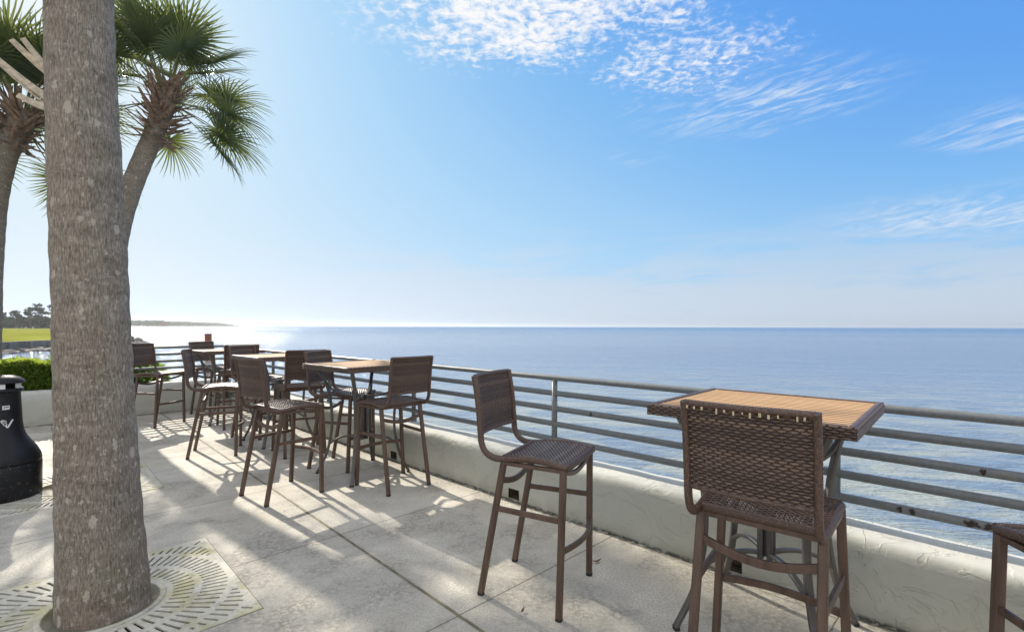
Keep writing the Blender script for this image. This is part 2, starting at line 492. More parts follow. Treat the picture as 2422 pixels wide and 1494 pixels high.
def patch(cx, cy, rx, ry, rot, soft=.55, wob=.6):
    q = wt.vmath('SUBTRACT', P, (cx, cy, 0))
    q = wt.node('ShaderNodeMapping', vector_type='TEXTURE', ins={'Vector': q, 'Rotation': (0, 0, R(rot)), 'Scale': (rx, ry, 1)}).outputs[0]
    d = wt.vmath('LENGTH', q, out=1)
    nz = wt.noise(P, 3.2, 4, .6)
    d = wt.math('ADD', d, wt.math('MULTIPLY', wt.math('SUBTRACT', nz, .5), wob))
    return wt.rng(d, 1.0, 1.0 - soft, 0, 1, smooth=True)
warp = wt.vmath('ADD', P, wt.vmath('MULTIPLY', wt.vmath('SUBTRACT', wt.noise(P, 5, 3, .6, col=True), (.5, .5, .5)), (.09, .09, 0)))
puff = wt.noise(warp, 27, 6, .60, .1)
puff2 = wt.noise(P, 4.5, 4, .55)
pf = wt.math('ADD', wt.math('MULTIPLY', puff, .70), wt.math('MULTIPLY', puff2, .30))
alto = wt.math('MAXIMUM', patch(.06, 1.54, .78, .56, -10, .8, .6), wt.math('MULTIPLY', patch(.66, 1.86, .56, .46, 20, .95, .8), .68))
alto_a = wt.rng(wt.math('SUBTRACT', pf, wt.math('MULTIPLY', wt.math('SUBTRACT', 1.0, alto), .20)), .33, .60, 0, 1, smooth=True)
alto_a = wt.math('MULTIPLY', alto_a, wt.rng(alto, 0, .5))
# cirrus streaks
def cirrus(mask, rot, sc_, lo, hi, amt):
    q = wt.node('ShaderNodeMapping', vector_type='TEXTURE', ins={'Vector': P, 'Rotation': (0, 0, R(-rot)), 'Scale': (2.7, 1.0, 1)}).outputs[0]
    n = wt.noise(q, sc_, 7, .66, .7)
    return wt.math('MULTIPLY', wt.math('MULTIPLY', wt.rng(n, lo, hi, 0, 1, smooth=True), mask), amt)
c1 = cirrus(patch(1.10, 2.20, .66, .52, -25, .95, .9), 52, 13, .42, .70, .8)
c2 = cirrus(patch(2.55, 2.42, .62, .50, 0, .95, .8), 80, 9, .38, .68, .8)
c3 = cirrus(patch(4.3, 4.4, 1.9, 1.5, 0, .95, .8), 108, 5, .38, .66, .8)
c4 = cirrus(patch(2.30, 1.62, .42, .16, 20, .95, .4), 45, 9, .40, .66, .6)
c5 = cirrus(patch(.75, 2.95, .30, .22, 20, .95, .4), 40, 8, .44, .70, .35)
c4 = wt.math('MAXIMUM', c4, c5)
ca = wt.math('MAXIMUM', wt.math('MAXIMUM', c1, c2), wt.math('MAXIMUM', c3, c4))
# low veil of thin stratus towards the horizon
lowq = wt.comb(wt.math('MULTIPLY', g[0], 2.2), wt.math('MULTIPLY', g[1], 2.2), wt.math('MULTIPLY', wt.math('SUBTRACT', g[2], wt.math('MULTIPLY', g[0], .07)), 17))
ln = wt.noise(lowq, 1.35, 6, .58, .5)
veil = wt.math('MULTIPLY', wt.rng(g[2], .02, .24, 1, 0, smooth=True), wt.rng(wt.math('ADD', ln, wt.rng(g[2], 0, .17, .24, 0)), .46, .62, 0, 1, smooth=True))
veil = wt.math('MULTIPLY', veil, .72)
# luminous haze: the Nishita luminance drives a flatter, paler dome (bright everywhere, white round the sun)
lum = wt.vmath('DOT_PRODUCT', sky.outputs[0], (.21, .72, .07), out=1)
dome = wt.ramp(wt.math('DIVIDE', lum, 16.0), [(0.0312, (0.0723, 0.2623, 0.7605)), (0.0813, (0.0931, 0.305, 0.7991)), (0.1250, (0.1301, 0.3763, 0.8632)), (0.1812, (0.2232, 0.5029, 0.8879)), (0.2500, (0.3372, 0.6038, 0.9131)), (0.3312, (0.4233, 0.6795, 0.9387)), (0.4375, (0.5089, 0.7379, 0.956)), (0.6250, (0.6308, 0.807, 0.956)), (0.8750, (0.7605, 0.8796, 0.9647)), (1.0000, (0.855, 0.9216, 0.9734))])
base = wt.vmath('MULTIPLY', dome, (5.36, 5.36, 5.36))
grey = wt.math('POWER', wt.math('MULTIPLY', lum, .2), .42)
hz_c = wt.vmath('MULTIPLY', wt.comb(grey, grey, grey), (2.65, 3.22, 3.9))
base = wt.mix(wt.math('MULTIPLY', wt.rng(g[2], -.02, .15, 1, 0, smooth=True), .9), base, hz_c)
WHITE = 5.1
# unseen broken bright cloud overhead and behind the viewer, added to lift the shade
over = wt.math('MAXIMUM', wt.rng(g[1], .20, -.15, 0, 1, smooth=True), wt.rng(g[2], .60, .78, 0, 1, smooth=True))
ovn = wt.rng(wt.noise(gd, 3.2, 5, .6), .32, .56, 0, 1, smooth=True)
over = wt.math('MULTIPLY', wt.math('MULTIPLY', over, ovn), .85)
col = wt.mix(over, base, (8.8, 8.45, 7.95))
col = wt.mix(veil, col, wt.mix(.55, wt.vmath('MULTIPLY', hz_c, (1.10, 1.06, 1.03)), (3.7, 4.05, 4.5)))
col = wt.mix(ca, col, (3.9, 4.3, 4.9))
col = wt.mix(alto_a, col, (WHITE, WHITE, WHITE * 1.02))
wt.set(bg, 'Color', col); wt.set(bg, 'Strength', .10)

# ------------------------------------------------------------------ sea, land, terrace
def sheet(name, pts, z, mat, kind='structure', thick=0.0):
    b = MB(); n = len(pts)
    top = [V((p[0], p[1], z)) for p in pts]
    if thick:
        bot = [V((p[0], p[1], z - thick)) for p in pts]
        b.add(top + bot, [tuple(range(n)), tuple(reversed(range(n, 2 * n)))] + [(i, i + n, (i + 1) % n + n, (i + 1) % n) for i in range(n)])
    else:
        b.add(top, [tuple(range(n))])
    return tag(b.build(name, mat), kind=kind)
sheet('water', [(-7000, -7000), (7000, -7000), (7000, 7000), (-7000, 7000)], SEA, M['sea'])

GRATES = [(.27, 3.29), (.27, 5.93)]
GH = .585
def curve_plate(name, loops, z, thick, mat, parent=None):
    cu = bpy.data.curves.new(name, 'CURVE'); cu.dimensions = '2D'; cu.fill_mode = 'BOTH'; cu.extrude = thick / 2
    for lp in loops:
        sp = cu.splines.new('POLY'); sp.points.add(len(lp) - 1); sp.use_cyclic_u = True
        for q, p in zip(sp.points, lp): q.co = (p[0], p[1], 0, 1)
    tmp = bpy.data.objects.new(name + '_outline', cu)
    COL.objects.link(tmp)
    dg = bpy.context.evaluated_depsgraph_get()
    me = bpy.data.meshes.new_from_object(tmp.evaluated_get(dg))
    bpy.data.objects.remove(tmp); bpy.data.curves.remove(cu)
    me.name = name
    for v in me.vertices: v.co.z += z - thick / 2
    me.materials.clear(); me.materials.append(mat)
    return link(bpy.data.objects.new(name, me), parent)
def sq(n, u, h): return [grid_pt(n + a * h, u + b * h).to_2d() for a, b in ((-1, -1), (1, -1), (1, 1), (-1, 1))]
END_N, END_U = 2.99, 9.80
def from_wall(n, u): return wall_pt(n, u).to_2d()
terr = [from_wall(3.15, -9), from_wall(3.15, END_U + .06), from_wall(-7, END_U + .06), from_wall(-12, -9)]
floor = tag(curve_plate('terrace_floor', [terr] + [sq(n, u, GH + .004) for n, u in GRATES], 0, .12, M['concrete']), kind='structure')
sheet('ground', [from_wall(3.12, -9), from_wall(3.12, 12.2), from_wall(-3, 12.2), from_wall(-14, 9.9), from_wall(-14, -9)], -.13, M['soil'], thick=1.6)
sheet('planting_bed', [from_wall(3.1, END_U + .22), from_wall(3.1, 12.1), from_wall(-2.9, 12.1), from_wall(-2.9, END_U + .22)], .18, M['mulch'], thick=.29)

# ------------------------------------------------------------------ low stucco walls
def noisy(p, amt, s=3.0, seed=0.0):
    return amt * mnoise.noise(V((p[0] * s + seed, p[1] * s, p[2] * s)))
def wall(name, n0, n1, u0, u1, h, axis, drains=(), seed=0.0):
    """stucco wall with a rounded, slightly uneven top; axis 'u' runs along the sea, axis 'n' across the terrace"""
    b = MB()
    r = .045
    if axis == 'u': lo, hi, a0, a1 = n0, n1, u0, u1
    else: lo, hi, a0, a1 = u0, u1, n0, n1
    prof = [(lo, -.02), (lo, .02), (lo, .10), (lo, .17), (lo, .25), (lo, h - r - .03), (lo + .004, h - r), (lo + r * .35, h - r * .3), (lo + r, h), ((lo + hi) / 2, h + .004), (hi - r, h), (hi - r * .35, h - r * .3), (hi, h - r), (hi, .2), (hi, -1.1 if axis == 'u' else -.02)]
    st = [a0 + (a1 - a0) * i / max(1, int((a1 - a0) / .09)) for i in range(int((a1 - a0) / .09) + 1)]
    W_ = .06
    dr = []
    for d in drains:
        st = [s for s in st if abs(s - d) > W_ + .02] + [d - W_, d + W_]; dr.append(d - W_)
    st.sort(); k = len(prof); vs = []
    for s in st:
        for (q, z) in prof:
            p = wall_pt(q, s, z) if axis == 'u' else wall_pt(s, q, z)
            d = noisy(p, .010, 2.1, seed) + noisy(p, .006, 7, seed)
            p += (NW if axis == 'u' else UW) * d
            if z > h - r - .05: p.z += noisy(p, .008, 2.6, seed + 5) + noisy(p, .004, 8, seed)
            vs.append(p)
    fs = []
    for i in range(len(st) - 1):
        hole = any(abs(st[i] - d) < 1e-6 for d in dr)
        for j in range(k - 1):
            if hole and j == 1: continue
            f = (i * k + j, i * k + j + 1, (i + 1) * k + j + 1, (i + 1) * k + j)
            fs.append(f if axis == 'u' else tuple(reversed(f)))
    fs.append(tuple(range(k))); fs.append(tuple(reversed(range((len(st) - 1) * k, len(st) * k))))
    b.add(vs, fs)
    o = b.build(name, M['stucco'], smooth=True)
    for d in dr:                                    # recessed weep holes, open to the terrace
        m = MB(); x0, x1, z0, z1 = d + .001, d + 2 * W_ - .001, .021, .099
        A = [wall_pt(lo + .012, x0, z0), wall_pt(lo + .012, x1, z0), wall_pt(lo + .012, x1, z1), wall_pt(lo + .012, x0, z1)]
        B = [p + NW * .09 for p in A]
        m.add(A + B, [(4, 5, 6, 7), (0, 4, 7, 3), (1, 2, 6, 5), (3, 7, 6, 2), (0, 1, 5, 4)])
        m.build('drain_hole', M['mulch'], o)
    return o
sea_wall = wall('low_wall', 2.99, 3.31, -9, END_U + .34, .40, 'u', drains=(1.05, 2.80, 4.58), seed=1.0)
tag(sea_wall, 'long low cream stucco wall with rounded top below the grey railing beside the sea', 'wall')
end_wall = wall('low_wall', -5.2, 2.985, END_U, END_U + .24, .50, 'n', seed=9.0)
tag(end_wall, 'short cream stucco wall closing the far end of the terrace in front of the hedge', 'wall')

# ------------------------------------------------------------------ railings
RAIL_N = 3.22
def railing(name, A, B, zs, posts, rad, label, post_z0, stub=True, rusts=()):
    root = tag(empty(name, (0, 0, 0)), label, 'railing')
    d = (B - A); L = d.length; d.normalize()
    for z in zs:
        b = MB(); b.sweep([A + d * (L * i / 40) + V((0, 0, z)) for i in range(41)], circ(rad, 12)); b.build('rail', M['rail'], root, True)
    for s in posts:
        b = MB(); p = A + d * s
        b.sweep([p + V((0, 0, post_z0)), p + V((0, 0, zs[-1] - rad * .4))], circ(rad * 1.02, 14)); po = b.build('post', M['rail'], root, True)
        b = MB(); b.lathe([(rad * 1.45, 0), (rad * 1.45, .055), (rad * 1.02, .058)], 16, p + V((0, 0, post_z0 - .005)))
        b.build('sleeve', M['rail'], po, True)
    for (s, z, w_) in rusts:
        b = MB(); p = A + d * s; ka, kb = 18, 10; idx = {}
        for i in range(ka + 1):
            for j in range(kb + 1):
                ex, ey = (i / ka - .5) * 2, (j / kb - .5) * 2
                a = R(172 + 46 * ey); rr = rad + .0014 - .0012 * min(1, ex * ex + ey * ey)
                b.v.append(tuple(p + d * (ex * w_ / 2) + V((0, 0, z)) + NW * (math.cos(a) * rr) + V((0, 0, math.sin(a) * rr))))
        for i in range(ka):
            for j in range(kb):
                ex, ey = ((i + .5) / ka - .5) * 2, ((j + .5) / kb - .5) * 2
                if ex * ex + ey * ey < .62 + .75 * mnoise.noise(V((ex * 2.3 + s * 9, ey * 2.3, z * 7))):
                    q = i * (kb + 1) + j; b.f.append((q, q + 1, q + kb + 2, q + kb + 1))
        if b.f: b.build('rust_patch', M['rust'], root)
    return root
ZR = [.517 + (1.025 - .517) * i / 4 for i in range(5)]
railing('railing', wall_pt(RAIL_N, -9), wall_pt(RAIL_N, END_U + .02), ZR, [9 + t for t in (-7.36, -5.38, -3.39, -1.41, .572, 2.556, 4.54, 6.52, 8.5)] + [9 + END_U],
        .0235, 'long grey five-bar pipe railing with chipped paint above the low wall along the sea', .385,
        rusts=[(9.018, ZR[0], .07), (8.955, ZR[0], .06), (9.289, ZR[0], .03), (9.24, ZR[0], .035), (8.98, ZR[2], .03), (11.18, ZR[2], .025)])
ZE = [.63 + (1.085 - .63) * i / 4 for i in range(5)]
railing('railing', wall_pt(3.12, END_U + .12), wall_pt(1.0, END_U + .12), ZE, [.06, 2.08], .0215,
        'short grey five-bar railing on the end wall, in front of the green bush', .49)

# ------------------------------------------------------------------ bar stool
def weave(b_w, b_s, S, rows, stakes, la, lb, amp=.0033, fill=1.0):
    """woven panel on the surface S(a,b)->(point, normal); weavers run along a, stakes along b"""
    seg = stakes * 2
    for r_ in range(rows):
        bm = (r_ + .5) / rows; hw = .56 / rows * fill
        vs = []; n = seg + 1
        for i in range(n):
            a = i / seg
            ph = math.sin(PI * (a * stakes + r_))
            ph = math.copysign(abs(ph) ** .6, ph) * amp
            wd = hw * (.90 + .16 * abs(ph) / amp)
            for (db, dn) in ((-wd, 0), (0, .0016), (wd, 0), (0, -.0016)):
                p, nm = S(a, bm + db); vs.append(p + nm * (ph + dn))
        fs = []
        for i in range(n - 1):
            for j in range(4):
                j2 = (j + 1) % 4
                fs.append((i * 4 + j, i * 4 + j2, (i + 1) * 4 + j2, (i + 1) * 4 + j))
        b_w.add(vs, fs)
    for k in range(stakes):
        a0 = (k + .5) / stakes; hw = .24 / stakes; vs = []; n = rows + 1
        for i in range(n):
            for (da, dn) in ((-hw, 0), (0, .0009), (hw, 0), (0, -.0009)):
                p, nm = S(a0 + da, i / rows); vs.append(p + nm * dn)
        fs = [(i * 4 + j, i * 4 + (j + 1) % 4, (i + 1) * 4 + (j + 1) % 4, (i + 1) * 4 + j) for i in range(n - 1) for j in range(4)]
        b_s.add(vs, fs)
def ring_scale(i): return 1.0 if i % 2 else .90
def wrapped(b, path, w_, h_, side, step=.0055):
    pts = resample(path, step)
    b.sweep(pts, rrect(w_, h_, .32), side=side, scale=lambda t, i: ring_scale(i))
def seat_z(y):                                   # side profile of the seat: gentle hump, dipped at the back
    t = (y + .10) / .36
    return .757 + .015 * math.sin(PI * min(1, max(0, t)) * .95) - .006 * max(0, t - .8) * 5
def back_y(z):
    t = (z - .80) / .385
    return -.237 - .006 * t - .038 * t * t
BH = 1.182
def make_stool():
    root = empty('bar_stool')
    tube = rrect(.032, .032, .16)
    for s in (-1, 1):
        for (fx, fy, tx, ty) in ((.212, -.232, .204, -.098), (.250, .232, .220, .243)):
            b = MB(); b.sweep([(s * fx, fy, .012), (s * tx, ty, .735)], tube, side=(1, 0, 0))
            lg = b.build('leg', M['leg'], root)
            b = MB(); b.sweep([(s * fx, fy, 0), (s * fx, fy, .014)], rrect(.034, .034, .2), side=(1, 0, 0)); b.build('foot_cap', M['cap'], lg)
    def lp(rear, z, s):
        t = z / .735
        return V((s * (.212 - .008 * t), -.232 + .134 * t, z)) if rear else V((s * (.25 - .03 * t), .232 + .011 * t, z))
    for s in (-1, 1):
        b = MB(); b.sweep([lp(True, .48, s), lp(False, .48, s)], rrect(.018, .028, .2), side=(1, 0, 0)); b.build('side_rung', M['leg'], root)
    b = MB(); p, q = lp(True, .635, -1), lp(True, .635, 1)
    b.sweep([p.lerp(q, i / 14) - V((0, 0, .042 * math.sin(PI * i / 14))) for i in range(15)], rrect(.018, .032, .2), side=(0, 1, 0)); b.build('rear_rung', M['leg'], root)
    b = MB(); p, q = lp(False, .33, -1), lp(False, .33, 1)
    b.sweep([p.lerp(q, i / 14) + V((0, .048 * math.sin(PI * i / 14), 0)) for i in range(15)], rrect(.03, .018, .2), side=(0, 0, 1)); b.build('footrest', M['leg'], root)
    b = MB(); p, q = lp(False, .725, -1), lp(False, .725, 1)
    b.sweep([p.lerp(q, i / 14) - V((0, 0, .045 * math.sin(PI * i / 14))) for i in range(15)], rrect(.018, .026, .2), side=(0, 1, 0)); b.build('front_apron', M['leg'], root)
    b = MB()                                      # flat bars under the seat
    for s in (-1, 1): b.sweep([(s * .204, -.11, .727), (s * .22, .25, .727)], rrect(.026, .02, .2), side=(1, 0, 0))
    b.box((-.2, -.112, .718), (.2, -.09, .736)); b.build('seat_frame', M['leg'], root)
    # seat
    bw, bs = MB(), MB()
    hx = .2
    def S(a, t):
        y = -.10 + .355 * t; z = seat_z(y); e = .004
        nm = V((0, -(seat_z(y + e) - seat_z(y - e)) / (2 * e), 1)).normalized()
        x = (a - .5) * 2 * (hx + .012 * t)
        return V((x, y, z - .007 * (1 - (x / .22) ** 2))), nm
    weave(bw, bs, S, 32, 24, .4, .355, .0034, 1.12)
    seat = bw.build('seat', M['wicker'], root, True); bs.build('seat_stake', M['wicker_dark'], seat)
    b = MB()
    wrapped(b, [(-.225, .262, .747), (-.1, .266, .747), (0, .267, .747), (.1, .266, .747), (.225, .262, .747)], .024, .042, (0, 1, 0))
    b.build('front_edge', M['wrap'], seat, True)
    b = MB(); wrapped(b, [(-.2, -.104, .750), (.2, -.104, .750)], .02, .034, (0, 1, 0)); b.build('rear_edge', M['wrap'], seat, True)
    # back
    bw, bs = MB(), MB(); z0 = .868; z1 = BH - .012
    def B(a, t):
        z = z0 + (z1 - z0) * t; x = (a - .5) * 2 * .203
        y = back_y(z) - .022 * (1 - (x / .21) ** 2)
        return V((x, y, z)), V((-.2 * x, 1, .1)).normalized()
    weave(bw, bs, B, 29, 24, .4, .31, .0040)
    bk = bw.build('backrest', M['wicker'], root, True); bs.build('back_stake', M['wicker_dark'], bk)
    def across(z, lift=0):
        return [V(((i / 10 - .5) * .416, back_y(z) - .022 * (1 - ((i / 10 - .5) * .416 / .21) ** 2), z + lift)) for i in range(11)]
    b = MB(); wrapped(b, across(BH - .006), .026, .024, (0, 1, 0)); b.build('top_edge', M['wrap'], bk, True)
    b = MB(); wrapped(b, across(z0 - .002), .02, .018, (0, 1, 0)); b.build('bottom_edge', M['wrap'], bk, True)
    for s in (-1, 1):                             # wrapped side frame: seat side, J-curve, back side
        pts = [(s * .222, .262, seat_z(.26) - .010), (s * .218, .13, seat_z(.13) - .008), (s * .214, 0, seat_z(0) - .008), (s * .211, -.09, seat_z(-.09) - .010), (s * .210, -.155, .748), (s * .209, -.205, .770), (s * .208, -.232, .815), (s * .208, back_y(.88), .88), (s * .208, back_y(1.0), 1.0), (s * .208, back_y(1.1), 1.1), (s * .208, back_y(BH), BH)]
        b = MB(); wrapped(b, smooth_path(pts, 8), .026, .036, (1, 0, 0)); b.build('side_frame', M['wrap'], root, True)
    return root

stools = [  # x, y, facing, label
    ((.137, 2.76), (.898, -.44), 'lone brown wicker bar stool seen from its side, standing apart in front of the railing'),
    ((.968, 1.884), (.632, .774), 'brown wicker bar stool seen from behind, pushed up to the nearest table'),
    ((1.864, 1.427), (.2, .98), 'bar stool cut off by the right photo edge, one leg and seat corner showing'),
    ((-1.074, 4.524), (-.725, .689), 'wicker bar stool with its back to the low wall, right of the second table'),
    ((-2.0, 4.27), (.598, .801), 'wicker bar stool with its back turned, out on the open paving before the second table'),
    ((-1.79, 5.17), (.97, -.23), 'wicker bar stool behind the second table, its seat front half hidden by the table leg'),
    ((-2.44, 5.69), (-.59, .81), 'brown backed bar stool against the low wall between the second and third tables'),
    ((-3.395, 5.64), (.92, .40), 'bar stool in profile with sunlit seat, its back toward the big trunk'),
    ((-3.37, 6.57), (.97, -.25), 'bar stool behind the third table showing the shaded inside of its backrest'),
    ((-3.97, 7.17), (-.59, .81), 'brown backed bar stool at the farthest table, half hidden by another backrest'),
    ((-4.97, 8.2), (.94, -.34), 'farthest bar stool, in the corner behind the fourth table below the red post'),
    ((-5.23, 7.25), (.98, -.17), 'bar stool just right of the big trunk, standing in front of the end wall'),
]
proto = make_stool()
for i, (c, f, lab) in enumerate(stools):
    o = proto if i == 0 else copy_tree(proto)
    o.location = (c[0], c[1], 0); o.rotation_euler = (0, 0, math.atan2(f[1], f[0]) - PI / 2)
    tag(o, lab, 'bar stool', 'wicker bar stools around the terrace tables')

worn = [o for o in COL.objects if o.get('category') == 'bar stool' and (V(o.location) - V((.968, 1.884, 0))).length < .01][0]
bkp = [c for c in worn.children if c.name.startswith('backrest')][0]
qw = random.Random(8)
for i in range(15):
    x = -.19 + i * .0265 + qw.uniform(-.004, .004)
    if qw.random() < (.25 if x > .09 else .05): continue
    zt = BH - .012; L = qw.uniform(.004, .015); y = back_y(zt) - .022 * (1 - (x / .21) ** 2) - .0145; wx = qw.uniform(.002, .0042)
    b = MB(); b.box((x - wx, y - .0012, zt - L - .006), (x + wx, y + .001, zt - .004 * qw.random())); b.build('worn_strand', M['worn'], bkp)

# ------------------------------------------------------------------ high tables
TZ = 1.083; TS = .415
def make_table():
    root = empty('bar_table')
    b = MB(); m = .03; n = 16; span = 2 * (TS - m); wd = span / n
    for i in range(n):
        y0 = -TS + m + i * wd + .0038; y1 = y0 + wd - .0076; e = .0015
        x0, x1 = -TS + m - .001, TS - m + .001; z = TZ - .004
        vs = [(x0, y0, z - .016), (x1, y0, z - .016), (x1, y1, z - .016), (x0, y1, z - .016),
              (x0, y0, z - e), (x1, y0, z - e), (x1, y1, z - e), (x0, y1, z - e),
              (x0, y0 + e, z), (x1, y0 + e, z), (x1, y1 - e, z), (x0, y1 - e, z)]
        b.add(vs, [(3, 2, 1, 0), (0, 1, 5, 4), (1, 2, 6, 5), (2, 3, 7, 6), (3, 0, 4, 7), (4, 5, 9, 8), (5, 6, 10, 9), (6, 7, 11, 10), (7, 4, 8, 11), (8, 9, 10, 11)])
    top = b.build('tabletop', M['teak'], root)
    b = MB(); b.box((-TS + m, -TS + m, TZ - .032), (TS - m, TS - m, TZ - .022)); b.build('underboard', M['cap'], top)
    bw, bs, br = MB(), MB(), MB()
    for k in range(4):
        rot = Matrix.Rotation(k * PI / 2, 3, 'Z')
        def S(a, t, rot=rot): return rot @ V(((a - .5) * 2 * TS, -TS, TZ - .05 + .05 * t)), rot @ V((0, -1, 0))
        weave(bw, bs, S, 5, 40, .8, .05, .0028)
        wrapped(br, [rot @ V((-TS + .002, -TS + m / 2 + .001, TZ - .006)), rot @ V((TS - .002 - m, -TS + m / 2 + .001, TZ - .006))], m - .002, .016, rot @ V((0, 1, 0)), .007)
    ap = bw.build('apron', M['wicker'], root, True); bs.build('apron_stake', M['wicker_dark'], ap); br.build('top_border', M['wrap'], ap, True)
    prof = [(.45, 1.05), (.405, .965), (.36, .885), (.322, .74), (.305, .60), (.303, .48), (.318, .35), (.36, .18), (.445, .012)]
    for k in range(4):
        a = PI / 4 + k * PI / 2; d = V((math.cos(a), math.sin(a), 0)); sd_ = V((-math.sin(a), math.cos(a), 0))
        b = MB(); b.sweep(smooth_path([d * r + V((0, 0, z)) for r, z in prof], 5), rrect(.034, .022, .2), side=sd_)
        lg = b.build('leg', M['table_leg'], root)
        b = MB(); b.sweep([d * .443, d * .443 + V((0, 0, .016))], rrect(.038, .027, .2), side=sd_); b.build('foot_cap', M['cap'], lg)
        b = MB(); b.sweep(smooth_path([d * r + V((0, 0, z)) for r, z in ((.362, .90), (.31, .835), (.22, .785), (.12, .762), (.025, .755))], 5), rrect(.028, .018, .2), side=sd_); b.build('upper_brace', M['table_leg'], root)
        b = MB(); b.sweep(smooth_path([d * r + V((0, 0, z)) for r, z in ((.325, .29), (.26, .335), (.17, .365), (.09, .37), (.025, .362))], 5), rrect(.028, .018, .2), side=sd_); b.build('lower_brace', M['table_leg'], root)
    b = MB()
    for sx, sy in ((1, 1), (-1, 1), (-1, -1), (1, -1)):
        b.box((sx * .021 - .012, sy * .021 - .012, .335), (sx * .021 + .012, sy * .021 + .012, .775))
    b.box((-.012, -.012, .345), (.012, .012, .765)); b.build('column', M['table_leg'], root)
    return root
tables = [((1.235, 2.385), 42.5, 'nearest bar table, orange teak slats and dark woven edge, right of the lone stool'),
          ((-1.473, 4.886), 41.0, 'second bar table from the camera, by the wall between three wicker stools'),
          ((-2.95, 6.25), 42.0, 'third bar table, mostly hidden behind the open-paving stool and its neighbours'),
          ((-4.40, 7.58), 42.0, 'farthest bar table, in the corner near the end wall')]
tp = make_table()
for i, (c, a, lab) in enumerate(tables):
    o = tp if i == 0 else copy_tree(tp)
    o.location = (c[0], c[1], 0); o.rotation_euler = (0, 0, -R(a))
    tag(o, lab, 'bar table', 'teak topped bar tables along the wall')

# ------------------------------------------------------------------ tree grates
def grate_loops():
    loops = [[(-GH, -GH), (GH, -GH), (GH, GH), (-GH, GH)]]
    hr = .236
    loops.append([(hr * math.cos(2 * PI * i / 48), hr * math.sin(2 * PI * i / 48)) for i in range(48)])
    def slot(a, r0, r1, w_=.0072):
        d = V((math.cos(a), math.sin(a))); s = V((-d.y, d.x)) * w_
        p, q = d * r0, d * r1
        loops.append([tuple(p - s), tuple(q - s), tuple(q + s), tuple(p + s)])
    lim = GH - .035
    def rmax(a): return lim / max(abs(math.cos(a)), abs(math.sin(a)))
    for (n, r0, r1, ph) in ((52, .298, .395, .5), (76, .432, .555, .5), (96, .592, .69, .5), (108, .715, .80, .5)):
        for i in range(n):
            a = 2 * PI * (i + ph) / n
            e = min(r1, rmax(a) - .004)
            if e - r0 > .022: slot(a, r0, e)
    return loops
gl = grate_loops()
for k, (n, u) in enumerate(GRATES):
    g_ = tag(empty('tree_grate', grid_pt(n, u)), ('pale square tree grate with radial slots around the big foreground palm trunk', 'pale square tree grate under the black bin, behind the big trunk')[k], 'tree grate', 'tree grates let into the paving')
    g_.rotation_euler = (0, 0, AG)
    if k == 0:
        pl = curve_plate('grate_plate', gl, .003, .009, M['grate'], g_)
    else:
        pl = pl.copy(); COL.objects.link(pl); pl.parent = g_
    # raised lip round the trunk hole
    if k == 0:
        b = MB(); b.lathe([(.237, -.03), (.237, .006), (.241, .008), (.262, .008), (.266, .004)], 48); lip = b.build('hole_rim', M['grate'], g_, True)
    else:
        l2 = lip.copy(); COL.objects.link(l2); l2.parent = g_

# ------------------------------------------------------------------ palms
rnd = random.Random(7)
def fan_mesh(seed, Lp, Rf, nseg=40):
    """costapalmate leaf along +Y: stalk, then a fan of narrow folded segments with drooping tips"""
    q = random.Random(seed); b = MB(); st = MB()
    arch = q.uniform(.06, .16)
    def stalk(t): return V((0, Lp * t, -arch * Lp * t * t * 1.2))
    st.sweep([stalk(i / 8) for i in range(9)], [(-.016, 0), (0, -.008), (.016, 0), (0, .010)], side=(1, 0, 0), scale=lambda t, i: 1.25 - .6 * t)
    e = stalk(1.0); pitch = -math.atan(2.4 * arch)
    for i in range(nseg):
        f = (i + .5) / nseg * 2 - 1
        a = f * R(150) + q.uniform(-.03, .03)
        L = Rf * (1.0 - .32 * abs(f) ** 2.2) * q.uniform(.9, 1.06)
        w0 = .0165 * Rf / .75
        costa = .16 * Rf * (1 - abs(f))
        d = V((math.sin(a), math.cos(a), 0)); s = V((d.y, -d.x, 0))
        droop = q.uniform(.15, .60); lift = .32 * abs(f)
        vs = []; ns = 6
        for k in range(ns):
            t = k / (ns - 1)
            r_ = .004 * Rf + L * t
            z = lift * r_ * (1 - t * .5) - droop * L * max(0, t - .38) ** 1.9
            if t > .6: r_ -= droop * .16 * L * (t - .6)
            c = V((0, costa, 0)) + d * r_ + V((0, 0, z))
            wd = w0 * (1.15 - .2 * abs(t - .35)) * (1 - t) ** .55 * min(1, .35 + 2.2 * t) + .0008
            fold = wd * .55
            vs += [c - s * wd, c - V((0, 0, fold)), c + s * wd]
        rot = Matrix.Rotation(pitch, 3, 'X')
        vs = [e + rot @ v for v in vs]
        fs = []
        for k in range(ns - 1):
            o = k * 3
            fs += [(o, o + 1, o + 4, o + 3), (o + 1, o + 2, o + 5, o + 4)]
        b.add(vs, fs)
    return b, st
def to_mesh(b, name, mat, smooth=False):
    me = bpy.data.meshes.new(name); me.from_pydata(b.v, [], b.f); me.update(); me.materials.append(mat)
    if smooth: me.polygons.foreach_set('use_smooth', [True] * len(me.polygons))
    return me
def leaf_set(Lp, Rf, seeds):
    out = []
    for s in seeds:
        b, st = fan_mesh(s, Lp, Rf); out.append((to_mesh(b, 'frond', M['frond']), to_mesh(st, 'stalk', M['stalk'])))
    return out
